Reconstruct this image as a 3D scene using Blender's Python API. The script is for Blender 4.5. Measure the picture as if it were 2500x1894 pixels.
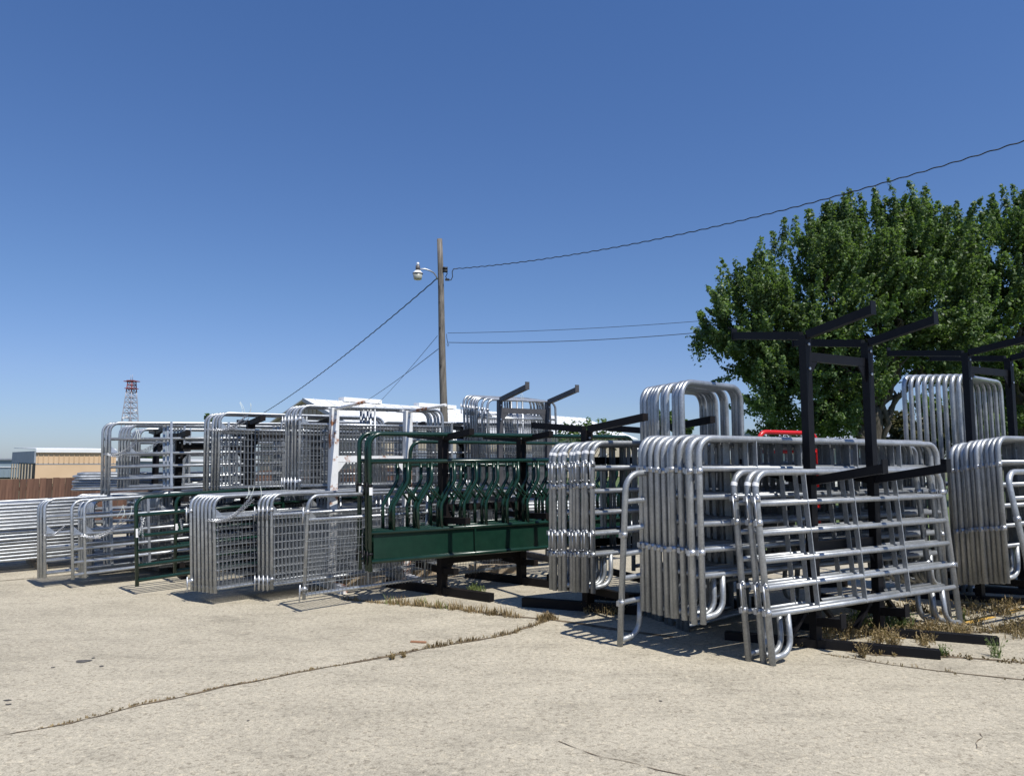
import bpy, math, random
import numpy as np
from mathutils import Vector, Matrix
R = math.radians
rnd = random.Random(7)
for o in list(bpy.data.objects): bpy.data.objects.remove(o)
SC = bpy.context.scene
COL = SC.collection
# ------------------------------------------------------------------ camera, world, sun, exposure
EYE = 1.7; PITCH = math.atan(173/1805.0)
cam = bpy.data.cameras.new('camera'); camo = bpy.data.objects.new('camera', cam); COL.objects.link(camo)
cam.lens = 26.0; cam.sensor_width = 36.0; cam.clip_start = .05; cam.clip_end = 4000
camo.location = (0, 0, EYE); camo.rotation_euler = (R(90)+PITCH, 0, 0)
SC.camera = camo
SUN_EL = 60.0; SUN_DIR = Vector((0.64, -0.77, 0)).normalized()      # horizontal direction towards the sun
sun_az = math.atan2(SUN_DIR.x, SUN_DIR.y)
w = bpy.data.worlds.new('World'); SC.world = w; w.use_nodes = True
nt = w.node_tree; nt.nodes.clear()
sky = nt.nodes.new('ShaderNodeTexSky'); sky.sky_type = 'NISHITA'; sky.sun_disc = False
sky.sun_elevation = R(SUN_EL); sky.sun_rotation = sun_az; sky.altitude = 200
sky.air_density = 1.0; sky.dust_density = 0.3; sky.ozone_density = 3.0
bg = nt.nodes.new('ShaderNodeBackground'); bg.inputs[1].default_value = 0.1275
out = nt.nodes.new('ShaderNodeOutputWorld')
tcw = nt.nodes.new('ShaderNodeTexCoord'); sxyz = nt.nodes.new('ShaderNodeSeparateXYZ'); nt.links.new(tcw.outputs['Generated'], sxyz.inputs[0])
crw = nt.nodes.new('ShaderNodeValToRGB'); els = crw.color_ramp.elements
while len(els) < 5: els.new(.5)
for i_, (p_, c_) in enumerate([(0, (.66, .79, 1.14)), (.05, (.74, .85, 1.18)), (.105, (.82, .90, 1.2)), (.21, (.80, .95, 1.22)), (.54, (.76, 1.02, 1.40))]):
    els[i_].position = p_; els[i_].color = (c_[0]/1.5, c_[1]/1.5, c_[2]/1.5, 1)
nt.links.new(sxyz.outputs[2], crw.inputs[0])
mxw = nt.nodes.new('ShaderNodeMix'); mxw.data_type = 'RGBA'; mxw.blend_type = 'MULTIPLY'; mxw.inputs[0].default_value = 1
nt.links.new(sky.outputs[0], mxw.inputs[6]); nt.links.new(crw.outputs[0], mxw.inputs[7])
nt.links.new(mxw.outputs[2], bg.inputs[0]); nt.links.new(bg.outputs[0], out.inputs[0])
sl = bpy.data.lights.new('sun', 'SUN'); sl.energy = 5.0; sl.angle = R(.5); sl.color = (1, .96, .89)
so = bpy.data.objects.new('sun', sl); COL.objects.link(so)
sd = SUN_DIR*math.cos(R(SUN_EL)) + Vector((0, 0, math.sin(R(SUN_EL))))
so.rotation_euler = sd.to_track_quat('Z', 'Y').to_euler(); so.location = (5, -5, 20)
SC.view_settings.view_transform = 'Standard'; SC.view_settings.look = 'None'
SC.view_settings.exposure = 0.12; SC.view_settings.gamma = 1; SC.view_settings.use_curve_mapping = False

cP, sP = math.cos(PITCH), math.sin(PITCH)
def at(px, py, Y):
    """world point seen at photo pixel (px,py) whose distance north of the camera is Y"""
    x = (px-1250)/1805.0; y = (947-py)/1805.0
    d = Vector((x, cP - y*sP, sP + y*cP)); t = Y/d.y
    return Vector((0, 0, EYE)) + d*t
def gnd(px, py, z=0.0):
    x = (px-1250)/1805.0; y = (947-py)/1805.0
    d = Vector((x, cP - y*sP, sP + y*cP)); t = (z-EYE)/d.z
    return Vector((0, 0, EYE)) + d*t

# ------------------------------------------------------------------ materials
MATS = {}
def newmat(name):
    m = bpy.data.materials.new(name); m.use_nodes = True
    t = m.node_tree; b = t.nodes['Principled BSDF']; MATS[name] = m
    return m, t, b
def N(t, ty, **kw):
    n = t.nodes.new(ty)
    for k, v in kw.items(): setattr(n, k, v)
    return n
def noise(t, scale, detail=3, rough=.55, coord='Object', vec=None, stretch=None):
    tc = N(t, 'ShaderNodeTexCoord'); n = N(t, 'ShaderNodeTexNoise')
    n.inputs['Scale'].default_value = scale; n.inputs['Detail'].default_value = detail; n.inputs['Roughness'].default_value = rough
    src = tc.outputs[coord]
    if stretch:
        mp = N(t, 'ShaderNodeMapping'); mp.inputs['Scale'].default_value = stretch
        t.links.new(src, mp.inputs[0]); src = mp.outputs[0]
    t.links.new(src, n.inputs['Vector']); return n
def ramp(t, src, stops):
    r = N(t, 'ShaderNodeValToRGB'); e = r.color_ramp.elements
    while len(e) < len(stops): e.new(.5)
    for i, (p, c) in enumerate(stops):
        e[i].position = p; e[i].color = (*c, 1) if len(c) == 3 else c
    t.links.new(src, r.inputs[0]); return r
def g(v): return (v, v, v)
def mix(t, fac, a, b, mode='MIX'):
    n = N(t, 'ShaderNodeMix', data_type='RGBA', blend_type=mode)
    for sock, v in ((n.inputs[0], fac), (n.inputs[6], a), (n.inputs[7], b)):
        if isinstance(v, (int, float)): sock.default_value = v
        elif isinstance(v, tuple): sock.default_value = (*v, 1)
        else: t.links.new(v, sock)
    return n.outputs[2]
def bump(t, b, src, strength, dist=.01):
    n = N(t, 'ShaderNodeBump'); n.inputs['Strength'].default_value = strength; n.inputs['Distance'].default_value = dist
    t.links.new(src, n.inputs['Height']); t.links.new(n.outputs[0], b.inputs['Normal'])
def simple(name, c0, c1, scale=6, rough=.6, metal=0, bmp=0, detail=4, stretch=None, spec=.5, lo=.35, hi=.65):
    m, t, b = newmat(name)
    n = noise(t, scale, detail, stretch=stretch)
    r = ramp(t, n.outputs['Fac'], [(lo, c0), (hi, c1)])
    t.links.new(r.outputs[0], b.inputs['Base Color'])
    b.inputs['Roughness'].default_value = rough; b.inputs['Metallic'].default_value = metal
    b.inputs['Specular IOR Level'].default_value = spec
    if bmp: bump(t, b, n.outputs['Fac'], bmp)
    return m
def mk_galv(name, lo, hi, metal=.9, ra=.26, rb=.48):
    m, t, b = newmat(name)
    oi = N(t, 'ShaderNodeObjectInfo')
    tc = N(t, 'ShaderNodeTexCoord'); add = N(t, 'ShaderNodeVectorMath'); add.operation = 'ADD'
    t.links.new(tc.outputs['Object'], add.inputs[0])
    sc = N(t, 'ShaderNodeMath', operation='MULTIPLY'); sc.inputs[1].default_value = 37.0
    t.links.new(oi.outputs['Random'], sc.inputs[0]); t.links.new(sc.outputs[0], add.inputs[1])
    n1 = N(t, 'ShaderNodeTexNoise'); n1.inputs['Scale'].default_value = 5; n1.inputs['Detail'].default_value = 6; n1.inputs['Roughness'].default_value = .7
    n2 = N(t, 'ShaderNodeTexNoise'); n2.inputs['Scale'].default_value = 60; n2.inputs['Detail'].default_value = 3
    t.links.new(add.outputs[0], n1.inputs['Vector']); t.links.new(add.outputs[0], n2.inputs['Vector'])
    r = ramp(t, n1.outputs['Fac'], [(.3, lo), (.7, hi)])
    r2 = ramp(t, n2.outputs['Fac'], [(.35, g(.8)), (.65, g(1.0))])
    c = mix(t, 1.0, r.outputs[0], r2.outputs[0], 'MULTIPLY')
    v = N(t, 'ShaderNodeMapRange'); v.inputs[3].default_value = .78; v.inputs[4].default_value = 1.05
    t.links.new(oi.outputs['Random'], v.inputs[0])
    c = mix(t, 1.0, c, v.outputs[0], 'MULTIPLY')
    t.links.new(c, b.inputs['Base Color'])
    rr = N(t, 'ShaderNodeMapRange'); rr.inputs[3].default_value = ra; rr.inputs[4].default_value = rb
    t.links.new(n1.outputs['Fac'], rr.inputs[0]); t.links.new(rr.outputs[0], b.inputs['Roughness'])
    b.inputs['Metallic'].default_value = metal
    bump(t, b, n2.outputs['Fac'], .12, .002)
    return m
galv = mk_galv('galvanised_steel', (.35, .375, .395), (.60, .625, .65), .66)
dull = mk_galv('dull_galvanised_steel', (.32, .34, .352), (.51, .53, .548), .55, .36, .52)
zinc = mk_galv('bright_zinc', (.42, .44, .47), (.66, .68, .71), .7)
wirem = mk_galv('welded_wire', (.22, .235, .25), (.36, .38, .40), .5)
def painted(name, c0, c1, rust, rough=.4, amount=.66, rscale=3.5, metal=0, spec=.5):
    m, t, b = newmat(name); b.inputs['Specular IOR Level'].default_value = spec
    n1 = noise(t, 9, 4); n2 = noise(t, rscale, 8, .7)
    base = ramp(t, n1.outputs['Fac'], [(.3, c0), (.7, c1)])
    k = ramp(t, n2.outputs['Fac'], [(amount, g(0)), (amount+.05, g(1))])
    c = mix(t, k.outputs[0], base.outputs[0], rust)
    t.links.new(c, b.inputs['Base Color'])
    rr = mix(t, k.outputs[0], g(rough), g(.85)); t.links.new(rr, b.inputs['Roughness'])
    b.inputs['Metallic'].default_value = metal
    bump(t, b, n2.outputs['Fac'], .15, .003)
    return m
green = painted('dark_green_paint', (.005, .024, .0155), (.008, .033, .021), (.016, .04, .028), .24, .74)
black = painted('black_steel', (.003, .003, .005), (.006, .006, .008), (.022, .012, .010), .5, .64, spec=.25)
brown = painted('rusty_brown_steel', (.005, .0045, .0045), (.010, .007, .0065), (.05, .024, .016), .65, .62, spec=.25)
grey = painted('grey_primer', (.055, .055, .06), (.08, .078, .082), (.10, .07, .06), .55, .7)
white = painted('white_paint_rusting', (.72, .72, .70), (.8, .8, .79), (.30, .12, .05), .45, .535, 1.8)
redm = painted('red_paint', (.55, .014, .014), (.62, .02, .02), (.5, .05, .04), .3, .75)
label_m = simple('paper_label', g(.75), g(.82), 20, .6)
tie = simple('plastic_tie', (.7, .75, .7), (.8, .85, .75), 5, .4)
polem = simple('weathered_pole_wood', (.085, .075, .065), (.235, .21, .18), 5, .9, bmp=.6, detail=8, stretch=(5, 5, .35))
fencew = None
def mk_fence():
    m, t, b = newmat('stained_fence_wood')
    oi = N(t, 'ShaderNodeObjectInfo'); n = noise(t, 4, 6, .6, stretch=(6, 6, .5))
    r = ramp(t, n.outputs['Fac'], [(.3, (.085, .042, .028)), (.7, (.165, .088, .056))])
    v = N(t, 'ShaderNodeMapRange'); v.inputs[3].default_value = .65; v.inputs[4].default_value = 1.25
    t.links.new(oi.outputs['Random'], v.inputs[0])
    t.links.new(mix(t, 1., r.outputs[0], v.outputs[0], 'MULTIPLY'), b.inputs['Base Color']); b.inputs['Roughness'].default_value = .85
    return m
fencew = mk_fence()
tanwall = simple('tan_wall_panel', (.62, .44, .27), (.68, .49, .31), .6, .7)
creamwall = simple('cream_corrugated_wall', (.42, .36, .27), (.5, .43, .33), 1.5, .6)
bluewall = simple('blue_grey_siding', (.23, .30, .335), (.28, .35, .39), .8, .5)
greytrim = simple('grey_fascia', (.26, .29, .33), (.32, .35, .39), 2, .5)
whitemetal = simple('white_metal_roof', (.76, .77, .77), (.83, .83, .82), .5, .4)
whiteside = simple('white_siding', (.66, .67, .66), (.76, .76, .74), 1, .6)
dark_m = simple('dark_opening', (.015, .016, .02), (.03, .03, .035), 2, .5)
glass_m = simple('tinted_glass', (.03, .04, .05), (.05, .06, .07), 2, .08)
carp = simple('pale_blue_car_paint', (.30, .36, .42), (.33, .39, .45), 1, .25, .3)
rubber = simple('tyre_rubber', g(.02), g(.03), 8, .8)
lumber = simple('weathered_lumber', (.30, .23, .15), (.46, .37, .26), 4, .9, stretch=(1, 6, 6))
wire_black = simple('cable_black', g(.012), g(.02), 5, .6)
lamp_glass = simple('ribbed_lamp_bowl', (.38, .38, .32), (.45, .45, .38), 8, .35)
lamp_grey = simple('lamp_housing_grey', (.09, .085, .085), (.13, .12, .12), 8, .5)
yellow = simple('worn_yellow_paint', (.55, .33, .07), (.50, .42, .27), 5, .8, lo=.5, hi=.7)
tower_w = simple('tower_white_steel', (.30, .30, .34), (.4, .4, .44), 1, .5)
tower_r = simple('tower_hazed_red_steel', (.24, .05, .06), (.3, .08, .08), 1, .5)  # red muted: distance haze is put into the paint colour
lawnm = simple('lawn_grass', (.05, .085, .02), (.12, .16, .05), 1.5, .95, bmp=.3)
bark = simple('maple_bark', (.045, .038, .03), (.11, .095, .075), 4, .95, bmp=.7, detail=8, stretch=(4, 4, .7))

def mk_concrete():
    m, t, b = newmat('weathered_exposed_aggregate_concrete')
    tc = N(t, 'ShaderNodeTexCoord')
    def nz(s, d=3, r=.55, stretch=None):
        n = N(t, 'ShaderNodeTexNoise'); n.inputs['Scale'].default_value = s; n.inputs['Detail'].default_value = d; n.inputs['Roughness'].default_value = r
        src = tc.outputs['Object']
        if stretch:
            mp = N(t, 'ShaderNodeMapping'); mp.inputs['Scale'].default_value = stretch; mp.inputs['Rotation'].default_value = (0, 0, R(20)); t.links.new(src, mp.inputs[0]); src = mp.outputs[0]
        t.links.new(src, n.inputs['Vector']); return n
    big = nz(.22, 5, .6); mid = nz(1.3, 8, .72, (1, 2.2, 1)); fine = nz(26, 6, .75); speck = nz(95, 3, .7)
    base = ramp(t, big.outputs['Fac'], [(.3, (.385, .345, .265)), (.7, (.49, .44, .34))])
    k = ramp(t, mid.outputs['Fac'], [(.34, g(.78)), (.46, g(.96)), (.62, g(1.04))])
    c = mix(t, 1., base.outputs[0], k.outputs[0], 'MULTIPLY')
    f = ramp(t, fine.outputs['Fac'], [(.34, g(.62)), (.46, g(.95)), (.66, g(1.12))])
    c = mix(t, 1., c, f.outputs[0], 'MULTIPLY')
    s = ramp(t, speck.outputs['Fac'], [(.34, g(.42)), (.46, g(.97)), (.66, g(1.25))])
    c = mix(t, .8, c, s.outputs[0], 'MULTIPLY')
    vo = N(t, 'ShaderNodeTexVoronoi'); vo.inputs['Scale'].default_value = 48; t.links.new(tc.outputs['Object'], vo.inputs['Vector'])
    sp = N(t, 'ShaderNodeSeparateColor'); t.links.new(vo.outputs['Color'], sp.inputs[0])
    st = ramp(t, sp.outputs[0], [(.0, (.62, .6, .58)), (.14, g(.93)), (.85, g(1.0)), (.97, (1.18, 1.16, 1.12))])
    c = mix(t, .8, c, st.outputs[0], 'MULTIPLY')
    # patches where dark aggregate shows
    pt = nz(.55, 6, .7, (1, 1.7, 1)); pk = ramp(t, pt.outputs['Fac'], [(.5, g(0)), (.68, g(1))])
    g2 = nz(14, 6, .8); gk = ramp(t, g2.outputs['Fac'], [(.45, g(.62)), (.58, g(1))])
    dk = mix(t, pk.outputs[0], g(1), gk.outputs[0])
    m3 = nz(9, 5, .8); mk3 = ramp(t, m3.outputs['Fac'], [(.36, g(.74)), (.48, g(1)), (.66, g(1.08))]); c = mix(t, .35, c, mk3.outputs[0], 'MULTIPLY')
    c = mix(t, .6, c, dk, 'MULTIPLY')
    t.links.new(c, b.inputs['Base Color']); b.inputs['Roughness'].default_value = .93; b.inputs['Specular IOR Level'].default_value = .25
    hb = mix(t, .5, fine.outputs['Fac'], speck.outputs['Fac'])
    bump(t, b, hb, .55, .012)
    return m
concrete = mk_concrete()
dirt = simple('joint_dirt', (.06, .043, .026), (.20, .15, .095), 14, .97, bmp=.5, detail=6)
earth = simple('bare_earth_and_grass', (.07, .09, .035), (.16, .14, .08), .3, .97, detail=8)
stain = simple('dark_stain', (.06, .055, .05), (.12, .11, .095), 20, .8)
def mk_leaf(name, a, bcol, trans=.35):
    m, t, b = newmat(name)
    gm = N(t, 'ShaderNodeNewGeometry'); r = ramp(t, gm.outputs['Random Per Island'], [(0, a), (1, bcol)])
    n = noise(t, 1.1, 3); k = ramp(t, n.outputs['Fac'], [(.35, g(.7)), (.65, g(1.2))])
    c = mix(t, 1., r.outputs[0], k.outputs[0], 'MULTIPLY')
    t.links.new(c, b.inputs['Base Color']); b.inputs['Roughness'].default_value = .5; b.inputs['Specular IOR Level'].default_value = .35
    tr = N(t, 'ShaderNodeBsdfTranslucent'); ms = N(t, 'ShaderNodeMixShader'); ms.inputs[0].default_value = trans
    tcx = mix(t, 1., c, (1.3, 1.5, .6), 'MULTIPLY'); t.links.new(tcx, tr.inputs[0])
    t.links.new(b.outputs[0], ms.inputs[1]); t.links.new(tr.outputs[0], ms.inputs[2])
    t.links.new(ms.outputs[0], t.nodes['Material Output'].inputs[0])
    return m
leafm = mk_leaf('maple_leaves', (.062, .115, .036), (.19, .26, .105), .38)
leafo = mk_leaf('olive_spruce_needles', (.05, .06, .02), (.12, .11, .045), .1)
leafw = mk_leaf('weed_leaves', (.10, .15, .045), (.24, .28, .11), .25)
strawm = mk_leaf('dry_grass_straw', (.16, .11, .055), (.36, .27, .14), .15)
weedbrown = mk_leaf('brown_weed', (.17, .12, .055), (.38, .29, .15), .15)
thistm = mk_leaf('thistle_leaves', (.15, .22, .12), (.24, .32, .19), .2)

# ------------------------------------------------------------------ mesh builder
class MB:
    def __init__(s): s.v = []; s.f = []; s.s = []
    def _add(s, vs, fs, smooth):
        b = len(s.v); s.v += [tuple(p) for p in vs]; s.f += [tuple(i+b for i in f) for f in fs]
        s.s += smooth if isinstance(smooth, list) else [smooth]*len(fs); return s
    def tube(s, path, r, n=8, caps=True, closed=False):
        P = [Vector(p) for p in path]; m = len(P); vs = []; fs = []; sm = []
        rr = r if isinstance(r, (list, tuple)) else [r]*m
        up = None
        for i in range(m):
            if closed: d = P[(i+1) % m]-P[i-1]
            else: d = P[min(i+1, m-1)]-P[max(i-1, 0)]
            d.normalize()
            if up is None:
                a = Vector((0, 1, 0)) if abs(d.y) < .9 else Vector((1, 0, 0))
                up = (a - d*a.dot(d)).normalized()
            else:
                up = (up - d*up.dot(d)).normalized()
            sd = d.cross(up)
            for k in range(n):
                an = 2*math.pi*k/n
                vs.append(P[i] + (up*math.cos(an)+sd*math.sin(an))*rr[i])
        segs = m if closed else m-1
        for i in range(segs):
            j = (i+1) % m
            for k in range(n):
                k2 = (k+1) % n
                fs.append((i*n+k, i*n+k2, j*n+k2, j*n+k)); sm.append(n > 4)
        if caps and not closed:
            fs.append(tuple(range(n-1, -1, -1))); sm.append(False)
            fs.append(tuple((m-1)*n+k for k in range(n))); sm.append(False)
        return s._add(vs, fs, sm)
    def box(s, c, d, M=None):
        x, y, z = d[0]/2, d[1]/2, d[2]/2
        vs = [Vector((c[0]+i*x, c[1]+j*y, c[2]+k*z)) for i in (-1, 1) for j in (-1, 1) for k in (-1, 1)]
        if M is not None: vs = [M @ q for q in vs]
        return s._add(vs, [(0, 1, 3, 2), (4, 6, 7, 5), (0, 4, 5, 1), (2, 3, 7, 6), (0, 2, 6, 4), (1, 5, 7, 3)], False)
    def beam(s, a, b, wd, ht, up=(0, 0, 1)):
        """box section from a to b: wd sideways, ht along up"""
        a = Vector(a); b = Vector(b); d = (b-a).normalized(); u = Vector(up); u = (u-d*u.dot(d)).normalized(); sd = d.cross(u)
        vs = []
        for p in (a, b):
            for (i, j) in ((-1, -1), (1, -1), (1, 1), (-1, 1)): vs.append(p + sd*(i*wd/2) + u*(j*ht/2))
        return s._add(vs, [(3, 2, 1, 0), (4, 5, 6, 7), (0, 1, 5, 4), (1, 2, 6, 5), (2, 3, 7, 6), (3, 0, 4, 7)], False)
    def poly(s, pts): return s._add(pts, [tuple(range(len(pts)))], False)
    def prism(s, pts, off):
        n = len(pts); off = Vector(off); vs = [Vector(p) for p in pts]; vs += [p+off for p in vs]
        fs = [tuple(range(n-1, -1, -1)), tuple(range(n, 2*n))] + [(i, (i+1) % n, (i+1) % n+n, i+n) for i in range(n)]
        return s._add(vs, fs, False)
    def mesh(s, name, mat):
        me = bpy.data.meshes.new(name); me.from_pydata(s.v, [], s.f); me.materials.append(mat)
        me.polygons.foreach_set('use_smooth', s.s); me.update(); return me
USED = {}
def obj(name, me, parent=None, loc=None):
    o = bpy.data.objects.new(name, me); COL.objects.link(o)
    if parent: o.parent = parent
    if loc is not None: o.location = loc
    return o
def tag(o, label, cat, group=None):
    if label in USED: print('DUP LABEL', label)
    USED[label] = 1
    o['label'] = label; o['category'] = cat
    if group: o['group'] = group
    return o
def stuff(o): o['kind'] = 'stuff'; return o
def struct(name, me): o = obj(name, me); o['kind'] = 'structure'; return o
def empty(name, M=None):
    o = bpy.data.objects.new(name, None); COL.objects.link(o); o.empty_display_size = .2
    if M is not None: o.matrix_world = M
    return o
def inst(proto, name, M, label, cat, group=None, skip=()):
    root = empty(name, M); tag(root, label, cat, group)
    for p in proto:
        if p[0] in skip: continue
        c = obj(p[0], p[1], root)
        if len(p) > 3 and p[3]: c['label'] = p[3]
        if p[0] in ('wire_mesh',): c['kind'] = 'stuff'
        if len(p) > 2 and p[2]:
            for q in p[2]:
                d = obj(q[0], q[1], c)
    return root
def place(pos, th, lean=0., tilt=0., roll=0.):
    return Matrix.Translation(pos) @ Matrix.Rotation(R(th), 4, 'Z') @ Matrix.Rotation(R(-tilt), 4, 'Y') @ Matrix.Rotation(R(-lean), 4, 'X')
ORD = ['front', 'second', 'third', 'fourth', 'fifth', 'sixth', 'seventh', 'eighth', 'ninth', 'tenth', 'eleventh', 'twelfth']
def ordw(i, n):
    if i == 0: return 'front one'
    if i == n-1 and n > 2: return 'rearmost'
    return '%s from front' % ORD[i]

# ------------------------------------------------------------------ prototypes
def hoop(L, h, r, rc, n=10, seg=6, z0=0.):
    p = [(r, 0, z0)]
    for i in range(seg+1):
        a = math.pi/2*i/seg; p.append((r+rc-rc*math.cos(a), 0, h-r-rc+rc*math.sin(a)))
    for i in range(seg+1):
        a = math.pi/2*i/seg; p.append((L-r-rc+rc*math.sin(a), 0, h-r-rc+rc*math.cos(a)))
    p.append((L-r, 0, z0)); return MB().tube(p, r, n)
def rail(L, z, r, n=8, x0=None, x1=None):
    a = 1.3*r if x0 is None else x0; b = L-1.3*r if x1 is None else x1
    return MB().tube([(a, 0, z), ((a+b)/2, 0, z), (b, 0, z)], r, n)
def clamp_mesh(r, tab, side=-1, h=.045):
    b = MB(); b.tube([(r, 0, -h/2), (r, 0, h/2)], r*1.22, 10)
    b.box((r+side*(r+tab/2), 0, 0), (tab, .006, h)); b.box((r+side*(r+tab), -.012, 0), (.008, .03, h)); return b
def pin_mesh(ln=.2):
    b = MB(); b.tube([(0, 0, 0), (0, -.004, -ln)], .006, 6)
    b.tube([(.0, 0, 0), (.02, -.01, .02), (.035, -.02, .005), (.03, -.025, -.02)], .006, 6)
    b.tube([(-.02, 0, -ln+.02), (.02, 0, -ln+.01)], .005, 5); return b
def xf(me_b, dx, dy, dz):
    me_b.v = [(x+dx, y+dy, z+dz) for x, y, z in me_b.v]; return me_b
def corral_proto(L, nst, stickers=False, pins=False, seed=0, h=1.616, topc=(1.30,), botc=(.60,), far=True, stx=None):
    r = .0285; P = []
    rg = random.Random(seed)
    P.append(('frame', hoop(L, h, r, .15).mesh('corral_frame', dull)))
    for z in (.40, .62, .84, 1.07, 1.32): P.append(('rail', rail(L, z, .0245).mesh('corral_rail', dull)))
    for i in range(nst):
        x = L*((i+1)/(nst+1) if stx is None else stx[i])
        b = MB(); b.box((x, .0, (.385+h-.03)/2), (.010, .046, h-.03-.385)); b.box((x+.018, .023, (.385+h-.03)/2), (.042, .006, h-.03-.385))
        P.append(('stay', b.mesh('corral_stay', dull)))
    for sgn, x0 in ((1, .0), (-1, L)):
        w_ = .27
        pts = [(x0+sgn*w_, 0, .39), (x0+sgn*w_, 0, .20)]
        for i in range(1, 6):
            a = math.pi/2*i/5; pts.append((x0+sgn*(w_-.14+.14*math.cos(a)), 0, .20-.14*math.sin(a)))
        pts.append((x0+sgn*.04, 0, .055))
        P.append(('leg', MB().tube(pts, .0255, 9).mesh('corral_leg', dull)))
    for z in topc+botc: P.append(('clamp', xf(clamp_mesh(r, .03, -1), 0, 0, z).mesh('clamp', zinc)))
    if far:
        for z in (topc[0], botc[0]): P.append(('clamp', xf(clamp_mesh(r, .02, 1), L-2*r, 0, z).mesh('clamp', zinc)))
    if pins:
        for z in (topc[0], botc[0]): P.append(('pin', xf(pin_mesh(.21), -.012-rg.random()*.01, -.025, z+.02).mesh('pin', zinc)))
    if stickers:
        b = MB(); rr = r*1.04
        pts0 = []; 
        c = (r+.15, h-r-.15)
        for i in range(4):
            a = R(12+12*i/3.); pts0.append((c[0]-.15*math.cos(a), 0, c[1]+.15*math.sin(a)))
        b.tube(pts0, r*1.05, 9, caps=False)
        P.append(('sticker', b.mesh('sticker', label_m)))
    return P
def gate_proto(L, h, mat=galv, nst=3, r=.021, zs=(.06, .22, .39, .58, .80), chain=True, labels=False):
    P = [('frame', hoop(L, h, r, .13, 9, 5).mesh('gate_frame', mat))]
    for z in zs: P.append(('rail', rail(L, z, r*.95).mesh('gate_rail', mat)))
    for i in range(nst):
        x = L*(i+1)/(nst+1); b = MB(); b.box((x, -.0, (h+.04)/2), (.012, .05, h-.06)); b.box((x+.012, -.024, (h+.04)/2), (.03, .006, h-.06))
        P.append(('stay', b.mesh('gate_stay', mat)))
    b = MB(); b.prism([(2*r, -.004, zs[3]+.012), (2*r+.1, -.004, zs[3]+.012), (2*r, -.004, zs[3]+.11)], (0, .008, 0))
    P.append(('gusset', b.mesh('gusset', mat)))
    if labels:
        b = MB(); b.box((r, -r*1.08, .66), (.03, .006, .11)); b.box((2*r+.001, -.004, .63), (.006, .03, .1)); P.append(('sticker', b.mesh('sticker', label_m)))
    return P
def chain_mesh(a, b, sag, n=34, lr=.010, seed=0):
    m = MB(); a = Vector(a); b = Vector(b); rg = random.Random(seed)
    for i in range(n):
        t = (i+.5)/n; t2 = (i+1.7)/n
        p = a.lerp(b, t); p.z -= sag*4*t*(1-t); q = a.lerp(b, t2); q.z -= sag*4*t2*(1-t2)
        d = (q-p).normalized(); s = Vector((0, 1, 0)) if i % 2 else d.cross(Vector((0, 1, 0))).normalized()
        s = (s-d*s.dot(d)).normalized(); hl = (b-a).length/n*.8
        pts = [p+d*hl, p+d*hl*.5+s*lr, p-d*hl*.5+s*lr, p-d*hl, p-d*hl*.5-s*lr, p+d*hl*.5-s*lr]
        m.tube(pts, .0032, 4, closed=True)
    return m
def mesh_gate_proto(L, h, zr=.88, hinge=False, midst=1, r=.021, seed=0, clips=True):
    P = [('frame', hoop(L, h, r, .13, 9, 5).mesh('gate_frame', galv))]
    P.append(('rail', rail(L, zr, r*.9).mesh('gate_rail', galv))); P.append(('rail', rail(L, .055, r*.95).mesh('gate_rail', galv)))
    for i in range(midst):
        x = L*(i+1)/(midst+1); P.append(('stay', MB().tube([(x, .0, .06), (x, 0, h-.02)], .017, 8).mesh('gate_stay', galv)))
    b = MB(); wr = .0032
    nv = int(L/.05); 
    for i in range(1, nv):
        x = L*i/nv; b.tube([(x, -.024, .03), (x, -.024, zr+.01)], wr, 4, caps=False)
    nh = 9
    for i in range(nh):
        z = .075+(zr-.12)*i/(nh-1); b.tube([(.0, -.018, z), (L, -.018, z)], wr, 4, caps=False)
    P.append(('wire_mesh', b.mesh('wire_mesh', wirem)))
    b = MB(); b.prism([(2*r, -.004, zr+.012), (2*r+.1, -.004, zr+.012), (2*r, -.004, zr+.11)], (0, .008, 0)); P.append(('gusset', b.mesh('gusset', galv)))
    if hinge:
        for z in (.12, h-.2):
            b = MB(); b.tube([(r, 0, z-.02), (r, 0, z+.02)], r*1.3, 9); b.box((-.02, 0, z), (.05, .008, .035)); b.tube([(-.035, 0, z+.05), (-.035, 0, z-.13)], .009, 6)
            b.tube([(r+.01, -.05, z), (r+.01, .05, z)], .006, 6); P.append(('hinge', b.mesh('hinge', zinc)))
    if clips:
        b = MB()
        for i in range(nh):
            z = .075+(zr-.12)*i/(nh-1); b.box((2*r+.004, -.02, z), (.02, .008, .014))
        P.append(('mesh_clips', b.mesh('mesh_clips', zinc)))
    return P
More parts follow.
